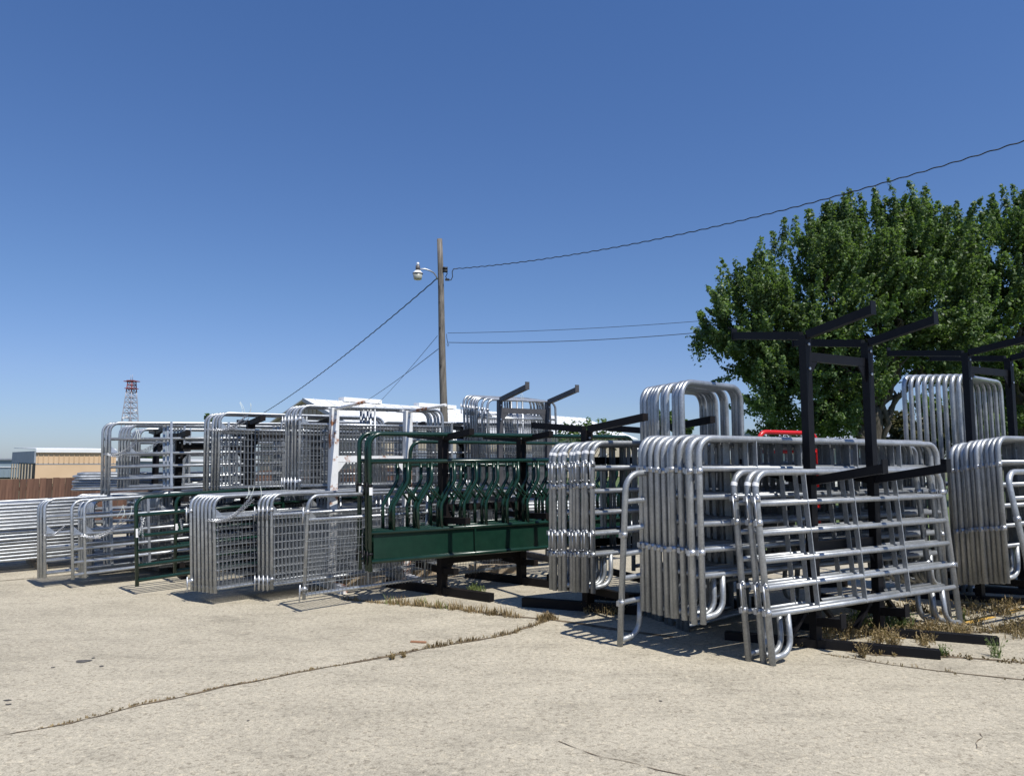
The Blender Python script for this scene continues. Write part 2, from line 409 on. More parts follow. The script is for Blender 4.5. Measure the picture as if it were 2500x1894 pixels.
def feeder_proto(L, h=1.64):
    r = .026; P = [('frame', hoop(L, h, r, .15, 10, 6).mesh('feeder_frame', green))]
    P.append(('rail', rail(L, 1.28, .026).mesh('feeder_rail', green)))
    n = int((L-.3)/.315); sp = (L-.36)/n
    for i in range(n):
        x = .36+sp*(i+.5)
        P.append(('slant_bar', MB().tube([(x, 0, 1.27), (x, 0, 1.06), (x-.012, 0, 1.02), (x-.185, 0, .76), (x-.197, 0, .71), (x-.197, 0, .445)], .023, 8).mesh('slant_bar', green)))
        if i < n-1:
            P.append(('brace_bar', MB().tube([(x-.02, 0, .99), (x+sp-.185, 0, .79)], .0145, 7).mesh('brace_bar', green)))
    P.append(('trough_rail', rail(L, .445, .026, 9).mesh('trough_rail', green)))
    P.append(('trough_rail', rail(L, .115, .028, 9).mesh('trough_rail', green)))
    xs = [.06, L*.34, L*.67, L-.06]
    for i in range(3):
        b = MB(); b.box(((xs[i]+xs[i+1])/2, .012, .28), (xs[i+1]-xs[i]-.026, .005, .30)); P.append(('trough_sheet', b.mesh('trough_sheet', green)))
    for x in xs[1:3]:
        b = MB(); b.box((x, 0, .28), (.022, .05, .29)); P.append(('divider', b.mesh('divider', green)))
    b = MB(); b.box((r, -r*1.06, .93), (.034, .006, .09)); b.box((2*r+.002, -.003, .93), (.006, .034, .09)); P.append(('sticker', b.mesh('sticker', label_m)))
    for z in (.2, 1.0):
        b = MB(); b.tube([(-.01, 0, z+.04), (-.01, 0, z-.12)], .008, 6); b.tube([(r, 0, z-.015), (r, 0, z+.015)], r*1.25, 9); b.box((-.005, 0, z), (.04, .008, .03)); P.append(('hinge', b.mesh('hinge', black)))
    return P
def bow_proto(W, h, r=.029, z1=.03):
    P = [('frame', hoop(W, h, r, .16, 10, 7).mesh('bow_frame', galv))]
    P.append(('threshold', rail(W, z1+.02, .02).mesh('threshold', galv)))
    P.append(('crossbar', rail(W, 1.35, .022).mesh('crossbar', galv)))
    return P

# ------------------------------------------------------------------ racks
def rack(p1, th, s, ztop, arms, mat, label, pw=.10, beam=(.75, .75), arm_h=.075, arm_w=.06, cross=(-.16,), pipe=False, braces=False, base=True, bolts=True, plate=.045, bh=.10, skew=0., blen=None):
    """p1: first post foot; local x runs along the rack to post two, -y points to the viewer.
       arms: (z at post, front length, back length, rise at the tip)"""
    root = empty('steel_rack', place(p1, th)); tag(root, label, 'rack')
    for k, x in enumerate((0, s)):
        b = MB(); b.box((x, 0, ztop/2), (pw, pw, ztop)); po = obj('post', b.mesh('rack_post', mat), root)
        if bolts:
            for z in (ztop-.09, ztop-.32):
                b = MB(); b.tube([(x, -pw/2-.012, z), (x, -pw/2, z)], .014, 6); obj('bolt', b.mesh('bolt', zinc), po)
        for (z, fl, bl, rise) in arms:
            for sg, ln in ((-1, fl), (1, bl)):
                if not ln: continue
                b = MB(); a0 = Vector((x, sg*pw*.52, z)); a1 = Vector((x, sg*ln, z+rise))
                if pipe: b.tube([a0, a1], .021, 9)
                else: b.beam(a0, a1, arm_w, arm_h)
                ar = obj('arm', b.mesh('rack_arm', mat), root)
                if not pipe:
                    b = MB(); b.box((x, sg*(ln+.008), z+rise+plate*.4), (arm_w+.012, .012, arm_h+plate)); obj('stop_plate', b.mesh('stop_plate', mat), ar)
        if base:
            b = MB(); ss, cc = math.sin(R(skew)), math.cos(R(skew)); b.beam((x+ss*beam[0], -cc*beam[0], bh/2), (x-ss*beam[1], cc*beam[1], bh/2), .09, bh)
            bm = obj('base_beam', b.mesh('base_beam', mat), root, loc=None)
        if braces:
            for sx in (-1, 1):
                b = MB(); b.beam((x+sx*.05, 0, .42), (x+sx*.36, 0, .11), .05, .03); obj('brace', b.mesh('brace', mat), root)
    for cz in cross:
        z = ztop+cz if cz < 0 else cz
        b = MB(); b.box((s/2, .012, z), (s-pw-.004, .05, .085)); obj('crossbeam', b.mesh('crossbeam', mat), root)
        for x, sx in ((pw/2, 1), (s-pw/2, -1)):
            b = MB(); b.prism([(x, -.01, z-.045), (x+sx*.12, -.01, z-.045), (x, -.01, z-.2)], (0, .012, 0)); obj('gusset', b.mesh('rack_gusset', mat), root)
    return root

def stack(proto, n, front, off, th, name, label, cat, group, lean=0, tilt=0, jit=.006, leanstep=0., seed=1, skipf=None):
    """front: near foot of the foremost panel; off: total offset to the rearmost near foot"""
    rg = random.Random(seed)
    for i in range(n):
        t = i/max(1, n-1); uu = Vector((math.cos(R(th)), math.sin(R(th)), 0)); nn_ = Vector((uu.y, -uu.x, 0)); j = uu*rg.uniform(-jit*3, jit*3)+nn_*rg.uniform(-jit*.7, jit*.7)+Vector((0, 0, rg.uniform(-jit*.9, jit*.9)))
        if i == 0: j *= 0
        inst(proto, name, place(Vector(front)+Vector(off)*t+j, th+rg.uniform(-.5, .5), lean+leanstep*t+rg.uniform(-.4, .4), tilt+rg.uniform(-.15, .15)),
             label % ordw(i, n), cat, group)
# ================================================================== SETTING
b = MB(); b.poly([(-900, -300, -.06), (1100, -300, -.06), (1100, 2500, -.06), (-900, 2500, -.06)])
struct('ground', b.mesh('ground', earth))
b = MB(); LOT = [(-32, -9, 0), (26, -9, 0), (26, 4.5, 0), (8.3, 12.0, 0), (3.6, 14.6, 0), (.5, 16.5, 0), (-8, 19.5, 0), (-32, 26, 0)]
b.poly(LOT); b.poly([(x, y, -.05) for x, y, z in LOT][::-1])
for i in range(len(LOT)):
    p, q = LOT[i], LOT[(i+1) % len(LOT)]; b.poly([p, (p[0], p[1], -.05), (q[0], q[1], -.05), q])
struct('concrete_lot', b.mesh('concrete_lot', concrete))
# lawn beyond the lot
b = MB(); b.poly([(0, 17.5, -.04), (4, 14.8, -.04), (9, 12, -.04), (40, 3, -.04), (120, 60, -.04), (-10, 75, -.04)])
struct('lawn', b.mesh('lawn', lawnm))

def strip(name, pts, wd, mat, z=.004, jit=.25, seed=3):
    """thin ragged band lying on the ground along photo-measured ground points"""
    rg = random.Random(seed); P = []
    for i in range(len(pts)-1):
        a, c = pts[i], pts[i+1]; n = max(2, int((c-a).length/.12))
        for k in range(n): P.append(a.lerp(c, k/n))
    P.append(pts[-1]); b = MB(); L_, R_ = [], []
    wob = 0
    for i, p in enumerate(P):
        d = (P[min(i+1, len(P)-1)]-P[max(i-1, 0)]); d.z = 0; d.normalize(); s = Vector((-d.y, d.x, 0))
        wob = wob*.8+rg.uniform(-1, 1)*.012
        w_ = (wd[0]+(wd[1]-wd[0])*i/len(P))*(1+rg.uniform(-jit, jit)*1.6)
        L_.append(p+s*(w_/2+wob)); R_.append(p-s*(w_/2-wob))
    for i in range(len(P)-1):
        q = [L_[i], R_[i], R_[i+1], L_[i+1]]; b.poly([(v.x, v.y, z) for v in q])
    o = struct(name, b.mesh(name, mat)); return o
def G(pts): return [gnd(*p) for p in pts]
J1 = G([(1342, 1512), (1310, 1524), (1250, 1545), (1198, 1556), (1130, 1567), (1017, 1586), (904, 1609), (722, 1641), (620, 1663), (543, 1675), (440, 1700), (340, 1718), (240, 1745), (170, 1763), (90, 1780), (10, 1793), (-80, 1812)])
strip('joint_main', J1, (.045, .008), dirt, jit=.4)
J2 = G([(840, 1462), (949, 1472), (1050, 1481), (1120, 1487), (1200, 1499), (1265, 1506), (1345, 1513), (1420, 1523), (1520, 1540), (1640, 1556)])
strip('joint_rack', J2, (.06, .07), dirt)
J3 = G([(1946, 1575), (2040, 1583), (2130, 1597), (2245, 1604), (2330, 1604), (2430, 1612), (2540, 1622), (2700, 1640)])
strip('joint_right', J3, (.05, .05), dirt)
J4 = G([(2005, 1594), (2080, 1606), (2180, 1622), (2290, 1638), (2400, 1650), (2520, 1662), (2700, 1684)])
strip('joint_far_right', J4, (.012, .025), dirt)
J5 = G([(-60, 1424), (30, 1415), (95, 1409), (200, 1400)]); strip('joint_left', J5, (.03, .03), dirt)
J6 = G([(2245, 1575), (2275, 1554), (2340, 1546), (2420, 1543), (2520, 1537)]); strip('joint_curved', J6, (.05, .04), dirt)
J7 = G([(1365, 1808), (1420, 1830), (1470, 1845), (1540, 1862), (1600, 1880), (1700, 1900)]); strip('hairline_crack', J7, (.006, .006), dirt, jit=.6)
J8 = G([(2395, 1790), (2402, 1800), (2390, 1815), (2382, 1826)]); strip('hairline_crack_right', J8, (.005, .004), dirt, jit=.6)
J9 = G([(2296, 1500), (2190, 1480), (2140, 1482), (2050, 1476)]); strip('joint_back', J9, (.05, .05), dirt)
# worn yellow parking line, broken where it has rubbed off
for i, (a, c) in enumerate([((2192, 1558), (2222, 1551)), ((2240, 1545), (2290, 1533)), ((2342, 1524), (2424, 1505)), ((2445, 1497), (2530, 1478))]):
    strip('yellow_line', G([a, c]), (.10, .10), yellow, z=.005, jit=.1, seed=i)
# pale broom mark and dark stains on the concrete
for i, (px, py, rx, ry) in enumerate([(203, 1614, .06, .055), (228, 1606, .015, .02), (248, 1626, .018, .018), (19, 1709, .03, .012), (22, 1719, .02, .012), (130, 1629, .015, .015), (606, 1759, .010, .008), (1613, 1711, .012, .012)]):
    c = gnd(px, py); b = MB(); b.poly([(c.x+rx*math.cos(a)*(1+.25*math.sin(3*a+i)), c.y+ry*math.sin(a)*(1+.2*math.cos(2*a+i)), .004) for a in [2*math.pi*k/14 for k in range(14)]])
    struct('stain', b.mesh('stain', stain))

# ------------------------------------------------------------------ wooden fence on the left, every board a part
def fence(name, A, B_, za, zb, label, seed):
    A = Vector(A); B_ = Vector(B_); root = empty(name, Matrix.Translation(A)); tag(root, label, 'fence')
    d = B_-A; ln = d.length; u = d.normalized(); n = int(ln/.15); nrm = Vector((-u.y, u.x, 0)); rg = random.Random(seed)
    bm = MB(); bm.box((0, 0, .5), (.142, .02, 1.0)); me = bm.mesh('fence_board', fencew)
    for i in range(n):
        t = (i+.5)/n; h = za+(zb-za)*t+rg.uniform(-.012, .012)
        o = obj('board', me, root, d*t + nrm*rg.uniform(-.006, .006)); o.rotation_euler = (rg.uniform(-.006, .006), rg.uniform(-.006, .006), math.atan2(u.y, u.x)); o.scale = (1, 1, h)
    for z in (.25, .95):
        b = MB(); b.beam(nrm*.035+Vector((0, 0, z)), d+nrm*.035+Vector((0, 0, z)), .04, .09); obj('fence_rail', b.mesh('fence_rail', fencew), root)
    return root
fence('wooden_fence', (-14.6, 15.9, 0), (-9.4, 22.5, 0), 1.16, 1.26, 'brown stained board fence below the tan shed at far left', 4)
fence('wooden_fence', (-9.4, 22.6, 0), (-2.0, 30.5, 0), 1.30, 1.42, 'paler continuation of the board fence seen through the left gates', 5)

# ------------------------------------------------------------------ tan shed with slatted end
root = empty('tan_shed', Matrix.Translation(at(88, 1170, 52))); root.location.z = 0; tag(root, 'low tan shed with white roof edge and dark slatted open end behind the fence', 'building')
A = Vector((at(88, 1120, 52).x, 52, 0)); Bq = Vector((at(284, 1120, 54.5).x, 54.5, 0)); Cq = Vector((at(33, 1120, 61).x, 61, 0))
o0 = root.location.copy()
def zt(py, Y): return at(0, py, Y).z
a, bq, cq = A-o0, Bq-o0, Cq-o0
a.z = bq.z = cq.z = -.02
H1 = zt(1100, 52)
def quadwall(p, q, z0, z1, mat, name, par, off=0.):
    n_ = Vector((q.y-p.y, -(q.x-p.x), 0)).normalized()*.12
    b = MB(); b.prism([(p.x, p.y, z0), (q.x, q.y, z0), (q.x, q.y, z1), (p.x, p.y, z1)], (-n_.x, -n_.y, 0)); 
    if off: b.v = [(x+n_.x/.12*off, y+n_.y/.12*off, z) for x, y, z in b.v]
    return obj(name, b.mesh(name, mat), par)
quadwall(a, bq, -.03, H1-.12, tanwall, 'wall', root)
quadwall(a, bq, H1-.95, H1-.90, greytrim, 'seam', root, .02)
nb = 16
for i in range(nb):
    p = a.lerp(bq, (i+.5)/nb); b = MB(); b.box((p.x, p.y-.03, H1-.5), (.05, .04, .72)); obj('panel_rib', b.mesh('panel_rib', tanwall), root)
quadwall(a, bq, H1-.12, H1+.12, whitemetal, 'roof_edge', root, .15)
quadwall(cq, a, H1-.85, H1-.02, greytrim, 'fascia', root, .1)
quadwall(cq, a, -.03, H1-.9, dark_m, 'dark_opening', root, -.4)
sa = math.atan2((a-cq).y, (a-cq).x)
for i in range(8):
    p = cq.lerp(a, (i+.5)/8); b = MB(); b.box((0, 0, (H1-.95)/2), (.42, .06, H1-.95)); o = obj('slat', b.mesh('slat', creamwall), root, (p.x-.1, p.y-.12, 0)); o.rotation_euler = (0, 0, sa)
b = MB(); b.prism([(a.x, a.y-.1, H1+.12), (bq.x, bq.y-.1, H1+.12), (bq.x+(cq.x-a.x), bq.y+(cq.y-a.y), H1+.3), (cq.x, cq.y, H1+.3)], (0, 0, .05)); obj('roof', b.mesh('roof', whitemetal), root)
# blue grey building further left
root = empty('metal_building', Matrix.Translation((at(15, 1120, 66).x, 66, 0))); tag(root, 'blue-grey ribbed metal building at the left edge beyond the fence', 'building')
ht = zt(1119, 66); hw = 4.2
b = MB(); b.box((-2.6, 2, ht/2-.02), (7.4, 4, ht-.2)); obj('wall', b.mesh('wall', bluewall), root)
b = MB(); b.box((-2.6, 2, ht-.06), (7.7, 4.3, .14)); obj('roof', b.mesh('roof', greytrim), root)
b = MB(); b.box((-2.6, -.03, ht-.75), (7.4, .06, .07)); obj('trim', b.mesh('trim', whitemetal), root)
for i in range(17):
    b = MB(); b.box((-6.1+i*.43, -.03, ht/2-.4), (.06, .05, ht-1.0)); obj('wall_rib', b.mesh('wall_rib', bluewall), root)
# low grey-blue building with pale roof seen through the upper left gates
root = empty('low_building', Matrix.Translation((at(350, 1120, 80).x, 80, 0))); tag(root, 'low blue-grey building with a pale flat roof seen through the upper left gates', 'building')
b = MB(); b.box((4, 2.5, .75), (15, 5, 1.5)); obj('wall', b.mesh('wall', bluewall), root)
b = MB(); b.prism([(-3.6, -.2, 1.5), (11.6, -.2, 1.3), (11.6, -.2, 1.5), (-3.6, -.2, 1.78)], (0, 5.2, 0)); obj('roof', b.mesh('roof', whitemetal), root)

# ------------------------------------------------------------------ long white-roofed building
rA = at(749, 975, 53.5); rB = at(1423, 1022, 79.0); rB.z = rA.z = (rA.z+rB.z)/2
root = empty('white_roofed_building', Matrix.Translation((rA.x, rA.y, 0)))
tag(root, 'long building with bright white metal gable roof and cream ribbed walls behind the racks', 'building')
d = Vector((rB.x-rA.x, rB.y-rA.y, 0)); u = d.normalized(); v = Vector((u.y, -u.x, 0)); ez = 3.75; hw = 6.2; rz = rA.z
def bp(s, t, z): return u*s + v*t + Vector((0, 0, z))
Ln = d.length
for sg, nm in ((1, 'near'), (-1, 'far')):
    b = MB(); b.prism([bp(-.3, 0, rz), bp(Ln+.3, 0, rz), bp(Ln+.3, sg*(hw+.4), ez-.1), bp(-.3, sg*(hw+.4), ez-.1)], (0, 0, .08)); ro = obj('roof_slope', b.mesh('roof_slope', whitemetal), root)
    if sg == 1:
        for k in range(34):
            s_ = Ln*(k+.5)/34; b = MB(); b.beam(bp(s_, .1, rz+.09), bp(s_, hw+.35, ez-.0), .05, .04); obj('seam', b.mesh('roof_seam', whitemetal), ro)
for s0, s1 in ((3.0, 6.6), (10.5, 14.8), (21, 25)):
    b = MB(); b.box((0, 0, 0), (s1-s0, .7, .32)); mt = Matrix.Translation(bp((s0+s1)/2, 0, rz+.2)) @ Matrix.Rotation(math.atan2(u.y, u.x), 4, 'Z')
    b.v = [tuple(mt @ Vector(q)) for q in b.v]; obj('ridge_vent', b.mesh('ridge_vent', whitemetal), root)
b = MB(); b.prism([bp(0, -hw, 0), bp(0, hw, 0), bp(0, hw, ez-.1), bp(0, 0, rz-.05), bp(0, -hw, ez-.1)], tuple(u*.2)); ge = obj('gable_wall', b.mesh('gable_wall', creamwall), root)
for k in range(24):
    t = -hw+.3+k*(2*hw-.6)/23; hh = ez-.2+(rz-ez)*(1-abs(t)/hw); b = MB(); b.box((0, 0, 0), (.06, .08, hh)); mt = Matrix.Translation(bp(-.03, t, hh/2)) @ Matrix.Rotation(math.atan2(u.y, u.x), 4, 'Z'); b.v = [tuple(mt @ Vector(q)) for q in b.v]
    obj('wall_rib', b.mesh('wall_rib', creamwall), ge)
b = MB(); b.prism([bp(Ln, -hw, 0), bp(Ln, hw, 0), bp(Ln, hw, ez-.1), bp(Ln, 0, rz-.05), bp(Ln, -hw, ez-.1)], tuple(-u*.2)); obj('gable_wall', b.mesh('gable_wall', creamwall), root)
for sg in (1, -1):
    b = MB(); b.prism([bp(.2, sg*hw, 0), bp(Ln-.2, sg*hw, 0), bp(Ln-.2, sg*hw, ez-.12), bp(.2, sg*hw, ez-.12)], tuple(-v*sg*.2)); wl = obj('wall', b.mesh('wall', creamwall), root)
    if sg == 1:
        for k in range(5):
            s_ = 3+k*6.2
            b = MB(); b.prism([bp(s_, hw+.02, 1.0), bp(s_+1.4, hw+.02, 1.0), bp(s_+1.4, hw+.02, 2.2), bp(s_, hw+.02, 2.2)], tuple(v*.05)); wi = obj('window', b.mesh('window_frame', whiteside), root)
            b = MB(); b.prism([bp(s_+.1, hw+.08, 1.1), bp(s_+1.3, hw+.08, 1.1), bp(s_+1.3, hw+.08, 2.1), bp(s_+.1, hw+.08, 2.1)], tuple(v*.02)); obj('pane', b.mesh('pane', glass_m), wi)
for sg in (1,):
    b = MB(); b.beam(bp(-.35, 0, rz-.02), bp(-.35, sg*(hw+.4), ez-.15), .06, .25); obj('trim', b.mesh('trim', greytrim), root)

# white sided garage on the right behind the stacks
root = empty('white_garage', Matrix.Translation((at(1960, 1120, 36).x, 36, 0)) @ Matrix.Rotation(R(18), 4, 'Z')); tag(root, 'white clapboard garage under the big tree, glimpsed through the right stacks', 'building')
b = MB(); b.box((3.2, 2, 1.2), (9, 4, 2.4)); wl = obj('wall', b.mesh('wall', whiteside), root)
for k in range(11): 
    b = MB(); b.box((3.2, -.015, .12+k*.21), (8.98, .03, .16)); obj('siding_board', b.mesh('siding_board', whiteside), wl)
for k in range(3):
    b = MB(); b.box((.3+k*2.8, -.05, 1.3), (1.0, .05, .9)); wi = obj('window', b.mesh('window', dark_m), root)
b = MB(); b.prism([(-1.6, -.5, 2.35), (-1.6, 4.5, 2.35), (-1.6, 2, 3.1)], (9.6, 0, 0)); obj('roof', b.mesh('roof', greytrim), root)

# ------------------------------------------------------------------ radio tower
TY = 240.0; tb = at(313, 1120, TY); root = empty('radio_tower', Matrix.Translation((tb.x, TY, 0))); tag(root, 'tall red and white lattice radio tower with dishes far behind the left gates', 'tower')
ppm = 1805/TY
def tz(py): return at(313, py, TY).z
def hwid(z): return (14.5-(z-tz(1027))*(7.5/(tz(931)-tz(1027))))/ppm if z > tz(1027) else (14.5+(tz(1027)-z)*.085)/ppm
zs = [0, 5, 10] + [tz(p) for p in (1021, 1008, 995, 982, 970, 958, 948, 940, 931)]
cr = [(-1, -.8), (.55, -1), (1, .8), (-.55, 1)]
for (cx, cy) in cr:
    b = MB(); b.tube([(cx*hwid(z), cy*hwid(z), z) for z in zs[:-3]], .16, 5); obj('leg', b.mesh('tower_leg', tower_w), root)
    b = MB(); b.tube([(cx*hwid(z), cy*hwid(z), z) for z in zs[-4:]], .17, 5); o = obj('leg', b.mesh('tower_leg_top', tower_r), root); o['label'] = 'red top section'
for i, z in enumerate(zs):
    b = MB(); hz = hwid(z); r_ = .13 if i < len(zs)-3 else .13
    for k in range(4):
        p, q = cr[k], cr[(k+1) % 4]; b.tube([(p[0]*hz, p[1]*hz, z), (q[0]*hz, q[1]*hz, z)], r_, 4)
    obj('ring', b.mesh('tower_ring', tower_w if i < len(zs)-3 else tower_r), root)
    if i < len(zs)-1:
        h2 = hwid(zs[i+1]); b = MB()
        for k in range(4):
            p, q = cr[k], cr[(k+1) % 4]
            b.tube([(p[0]*hz, p[1]*hz, z), (q[0]*h2, q[1]*h2, zs[i+1])], .08, 4); b.tube([(q[0]*hz, q[1]*hz, z), (p[0]*h2, p[1]*h2, zs[i+1])], .08, 4)
        obj('cross_brace', b.mesh('cross_brace', tower_w), root)
b = MB(); zt_ = tz(931); b.box((0, 0, zt_), (4.4, 2.0, .22)); b.box((0, 0, zt_+.2), (2.2, 2.6, .25)); obj('platform', b.mesh('platform', tower_r), root)
b = MB(); zt2 = tz(948.5); b.box((0, 0, zt2), (3.2, 2.8, .25)); obj('platform', b.mesh('platform', tower_r), root)
for x, h in ((-.4, 2.1), (.15, 2.3)):
    b = MB(); b.tube([(x, 0, zt_+.3), (x, 0, zt_+h)], .07, 5); obj('antenna', b.mesh('antenna', tower_w), root)
for px, py in ((331, 1002), (309, 1018), (301, 1020)):
    p = at(px, py, TY-1.8); b = MB(); b.tube([(p.x-tb.x, -1.8, p.z-.0), (p.x-tb.x, -1.5, p.z)], .38, 10); obj('dish', b.mesh('dish', whitemetal), root)

# ------------------------------------------------------------------ utility pole, lamp, wires
PT = at(1073, 584, 28); PBm = at(1085, 1050, 28); dirp = (PBm-PT)/(PBm.z-PT.z); PB = PT+dirp*(0-PT.z)
root = empty('utility_pole', Matrix.Translation(PB)); tag(root, 'weathered grey wooden utility pole rising behind the racks', 'utility pole')
b = MB(); k_ = [0, .1, .2, .3, .4, .5, .6, .7, .8, .9, 1]
b.tube([(PT-PB)*t + Vector((.012*math.sin(9*t), 0, 0)) for t in k_], [.165-.062*t for t in k_], 16); obj('shaft', b.mesh('pole_shaft', polem), root)
def pp(px, py, Y=28.0): return at(px, py, Y)-PB
for (px, py) in ((1089, 655), (1089, 662)):
    p = pp(px, py, 27.95); b = MB(); b.tube([p+Vector((-.12, 0, 0)), p+Vector((.06, 0, 0))], .055, 8); obj('insulator', b.mesh('insulator', wire_black), root)
p = pp(1092, 683, 27.9); b = MB(); b.box(p, (.16, .08, .07)); obj('splice_box', b.mesh('splice_box', wire_black), root)
for py in (700, 738, 801, 893):
    p = pp(1068+(py-584)*.026, py, 27.86); b = MB(); b.box(p, (.05, .03, .08)); obj('staple', b.mesh('staple', wire_black), root)
b = MB(); b.tube([pp(1086, 656), pp(1092, 668), pp(1088, 676), pp(1094, 684), pp(1101, 684), pp(1105, 676), pp(1104, 664), pp(1107, 657), pp(1116, 656)], .018, 6); obj('drip_loop', b.mesh('drip_loop', wire_black), root)
b = MB(); b.tube([pp(1090, 815), pp(1091, 825), pp(1093, 838), pp(1096, 842), pp(1094, 846), pp(1091, 840)], .011, 5); obj('drip_loop', b.mesh('drip_loop', wire_black), root)
# lamp
LH = at(1020, 668, 27.6); root = empty('pole_lamp', Matrix.Translation(LH)); tag(root, 'old yard light with ribbed bowl on a curved arm near the pole top', 'lamp')
def lp(px, py, Y=27.6): return at(px, py, Y)-LH
b = MB(); b.tube([lp(1022, 658, 27.6), lp(1028, 657, 27.6), lp(1038, 657, 27.65), lp(1050, 661, 27.7), lp(1059, 666, 27.78), lp(1065, 674, 27.85), lp(1068, 683, 27.88)], .03, 8); obj('arm', b.mesh('lamp_arm', zinc), root)
x0 = lp(1020, 668).x
def lathe(name, prof, mat):
    b = MB(); b.tube([(x0, 0, z) for z, r_ in prof], [r_ for z, r_ in prof], 20); return obj(name, b.mesh(name, mat), root)
zz = lambda py: lp(1020, py).z
lathe('photocell', [(zz(649), .05), (zz(642), .052), (zz(641), .03)], whitemetal)
lathe('housing', [(zz(661), .085), (zz(649), .085), (zz(648.5), .06)], lamp_grey)
lathe('reflector', [(zz(668), .195), (zz(667), .19), (zz(662), .12), (zz(660), .07)], whitemetal)
lathe('rim', [(zz(669), .2), (zz(667.6), .2)], lamp_grey)
lathe('bowl', [(zz(683), .02), (zz(683), .13), (zz(681), .155), (zz(669), .185)], lamp_glass)
def wire(a, c, sag, r_, label, n=40, twist=0):
    a = Vector(a); c = Vector(c); b = MB(); pts = []
    for i in range(n+1):
        t = i/n; p = a.lerp(c, t); p.z -= 4*sag*t*(1-t); pts.append(p-a)
    if twist:
        P2 = []
        for i in range(n*6+1):
            t = i/(n*6); k = min(int(t*n), n-1); f = t*n-k; p = pts[k].lerp(pts[k+1], f); ph = t*twist; P2.append(p+Vector((0, 0, .012*math.sin(ph)))+Vector((0, .01*math.cos(ph), 0)))
        pts = P2
    b.tube(pts, r_, 5); o = obj('overhead_wire', b.mesh('overhead_wire', wire_black)); o.location = a; return tag(o, label, 'cable')
wire(at(1116, 656, 28), at(2790, 250, 15.0), .62, .016, 'thick twisted service cable sagging from the pole top to the upper right', 60, 330)
wire(at(1067, 680, 28), at(640, 1010, 52), .3, .022, 'thick cable running down left from the yard light to the white roof', 40, 260)
wire(at(1093, 813, 28), at(1990, 758, 24), .15, .009, 'thin upper wire from mid pole going right into the tree')
wire(at(1094, 836, 28), at(2010, 778, 24), .25, .012, 'thin lower wire from mid pole going right into the tree')
wire(at(1068, 820, 28), at(905, 1003, 50), .1, .010, 'thin steep wire from mid pole down left to the roof')
wire(at(1070, 852, 28), at(872, 992, 50), .1, .013, 'wire crossing the thin one from the pole down left to the roof')

# ------------------------------------------------------------------ trees
def leaves_mesh(name, sprays, per, size, mat, seed, aspect=.62, flat=.5):
    rg = np.random.default_rng(seed); C = []; 
    pos = []; nrm = []
    for (c, d, ln, rad) in sprays:
        k = int(per*ln*rad/.35*rg.uniform(.75, 1.2)); t = rg.random(k)**.8
        w_ = rad*(1.05-.85*t)**.7
        q = rg.normal(size=(k, 3)); q /= np.linalg.norm(q, axis=1)[:, None]; q *= (rg.random(k)**.45*w_)[:, None]
        p = np.array(c)+np.array(d)*(t*ln)[:, None]+q; pos.append(p); nn = q/np.maximum(w_, .05)[:, None]*.9+rg.normal(size=(k, 3))*.55+np.array([0, 0, flat]); nrm.append(nn)
    P = np.concatenate(pos); Nn = np.concatenate(nrm); n = len(P); Nn /= np.linalg.norm(Nn, axis=1)[:, None]
    a = rg.normal(size=(n, 3)); u_ = np.cross(Nn, a); u_ /= np.linalg.norm(u_, axis=1)[:, None]; v_ = np.cross(Nn, u_)
    s = (size*rg.uniform(.6, 1.25, n))[:, None]
    V = np.empty((n, 4, 3)); fold = Nn*s*.22
    V[:, 0] = P-u_*s; V[:, 1] = P-v_*s*aspect+fold; V[:, 2] = P+u_*s; V[:, 3] = P+v_*s*aspect+fold
    me = bpy.data.meshes.new(name); me.vertices.add(n*4); me.vertices.foreach_set('co', V.reshape(-1))
    me.loops.add(n*4); me.loops.foreach_set('vertex_index', np.arange(n*4, dtype=np.int32))
    me.polygons.add(n); me.polygons.foreach_set('loop_start', np.arange(n, dtype=np.int32)*4); me.polygons.foreach_set('loop_total', np.full(n, 4, dtype=np.int32))
    me.materials.append(mat); me.update(calc_edges=True); return me
def branch(b, a, c, r0, r1, rg, n=7, wob=.1):
    a = Vector(a); c = Vector(c); pts = []; L_ = (c-a).length
    for i in range(n+1):
        t = i/n; p = a.lerp(c, t); 
        if 0 < i < n: p += Vector((rg.uniform(-1, 1), rg.uniform(-1, 1), rg.uniform(-.6, .6)))*wob*L_*.35
        p.z += L_*.08*math.sin(math.pi*t); pts.append(p)
    b.tube(pts, [r0+(r1-r0)*i/n for i in range(n+1)], 8); return pts
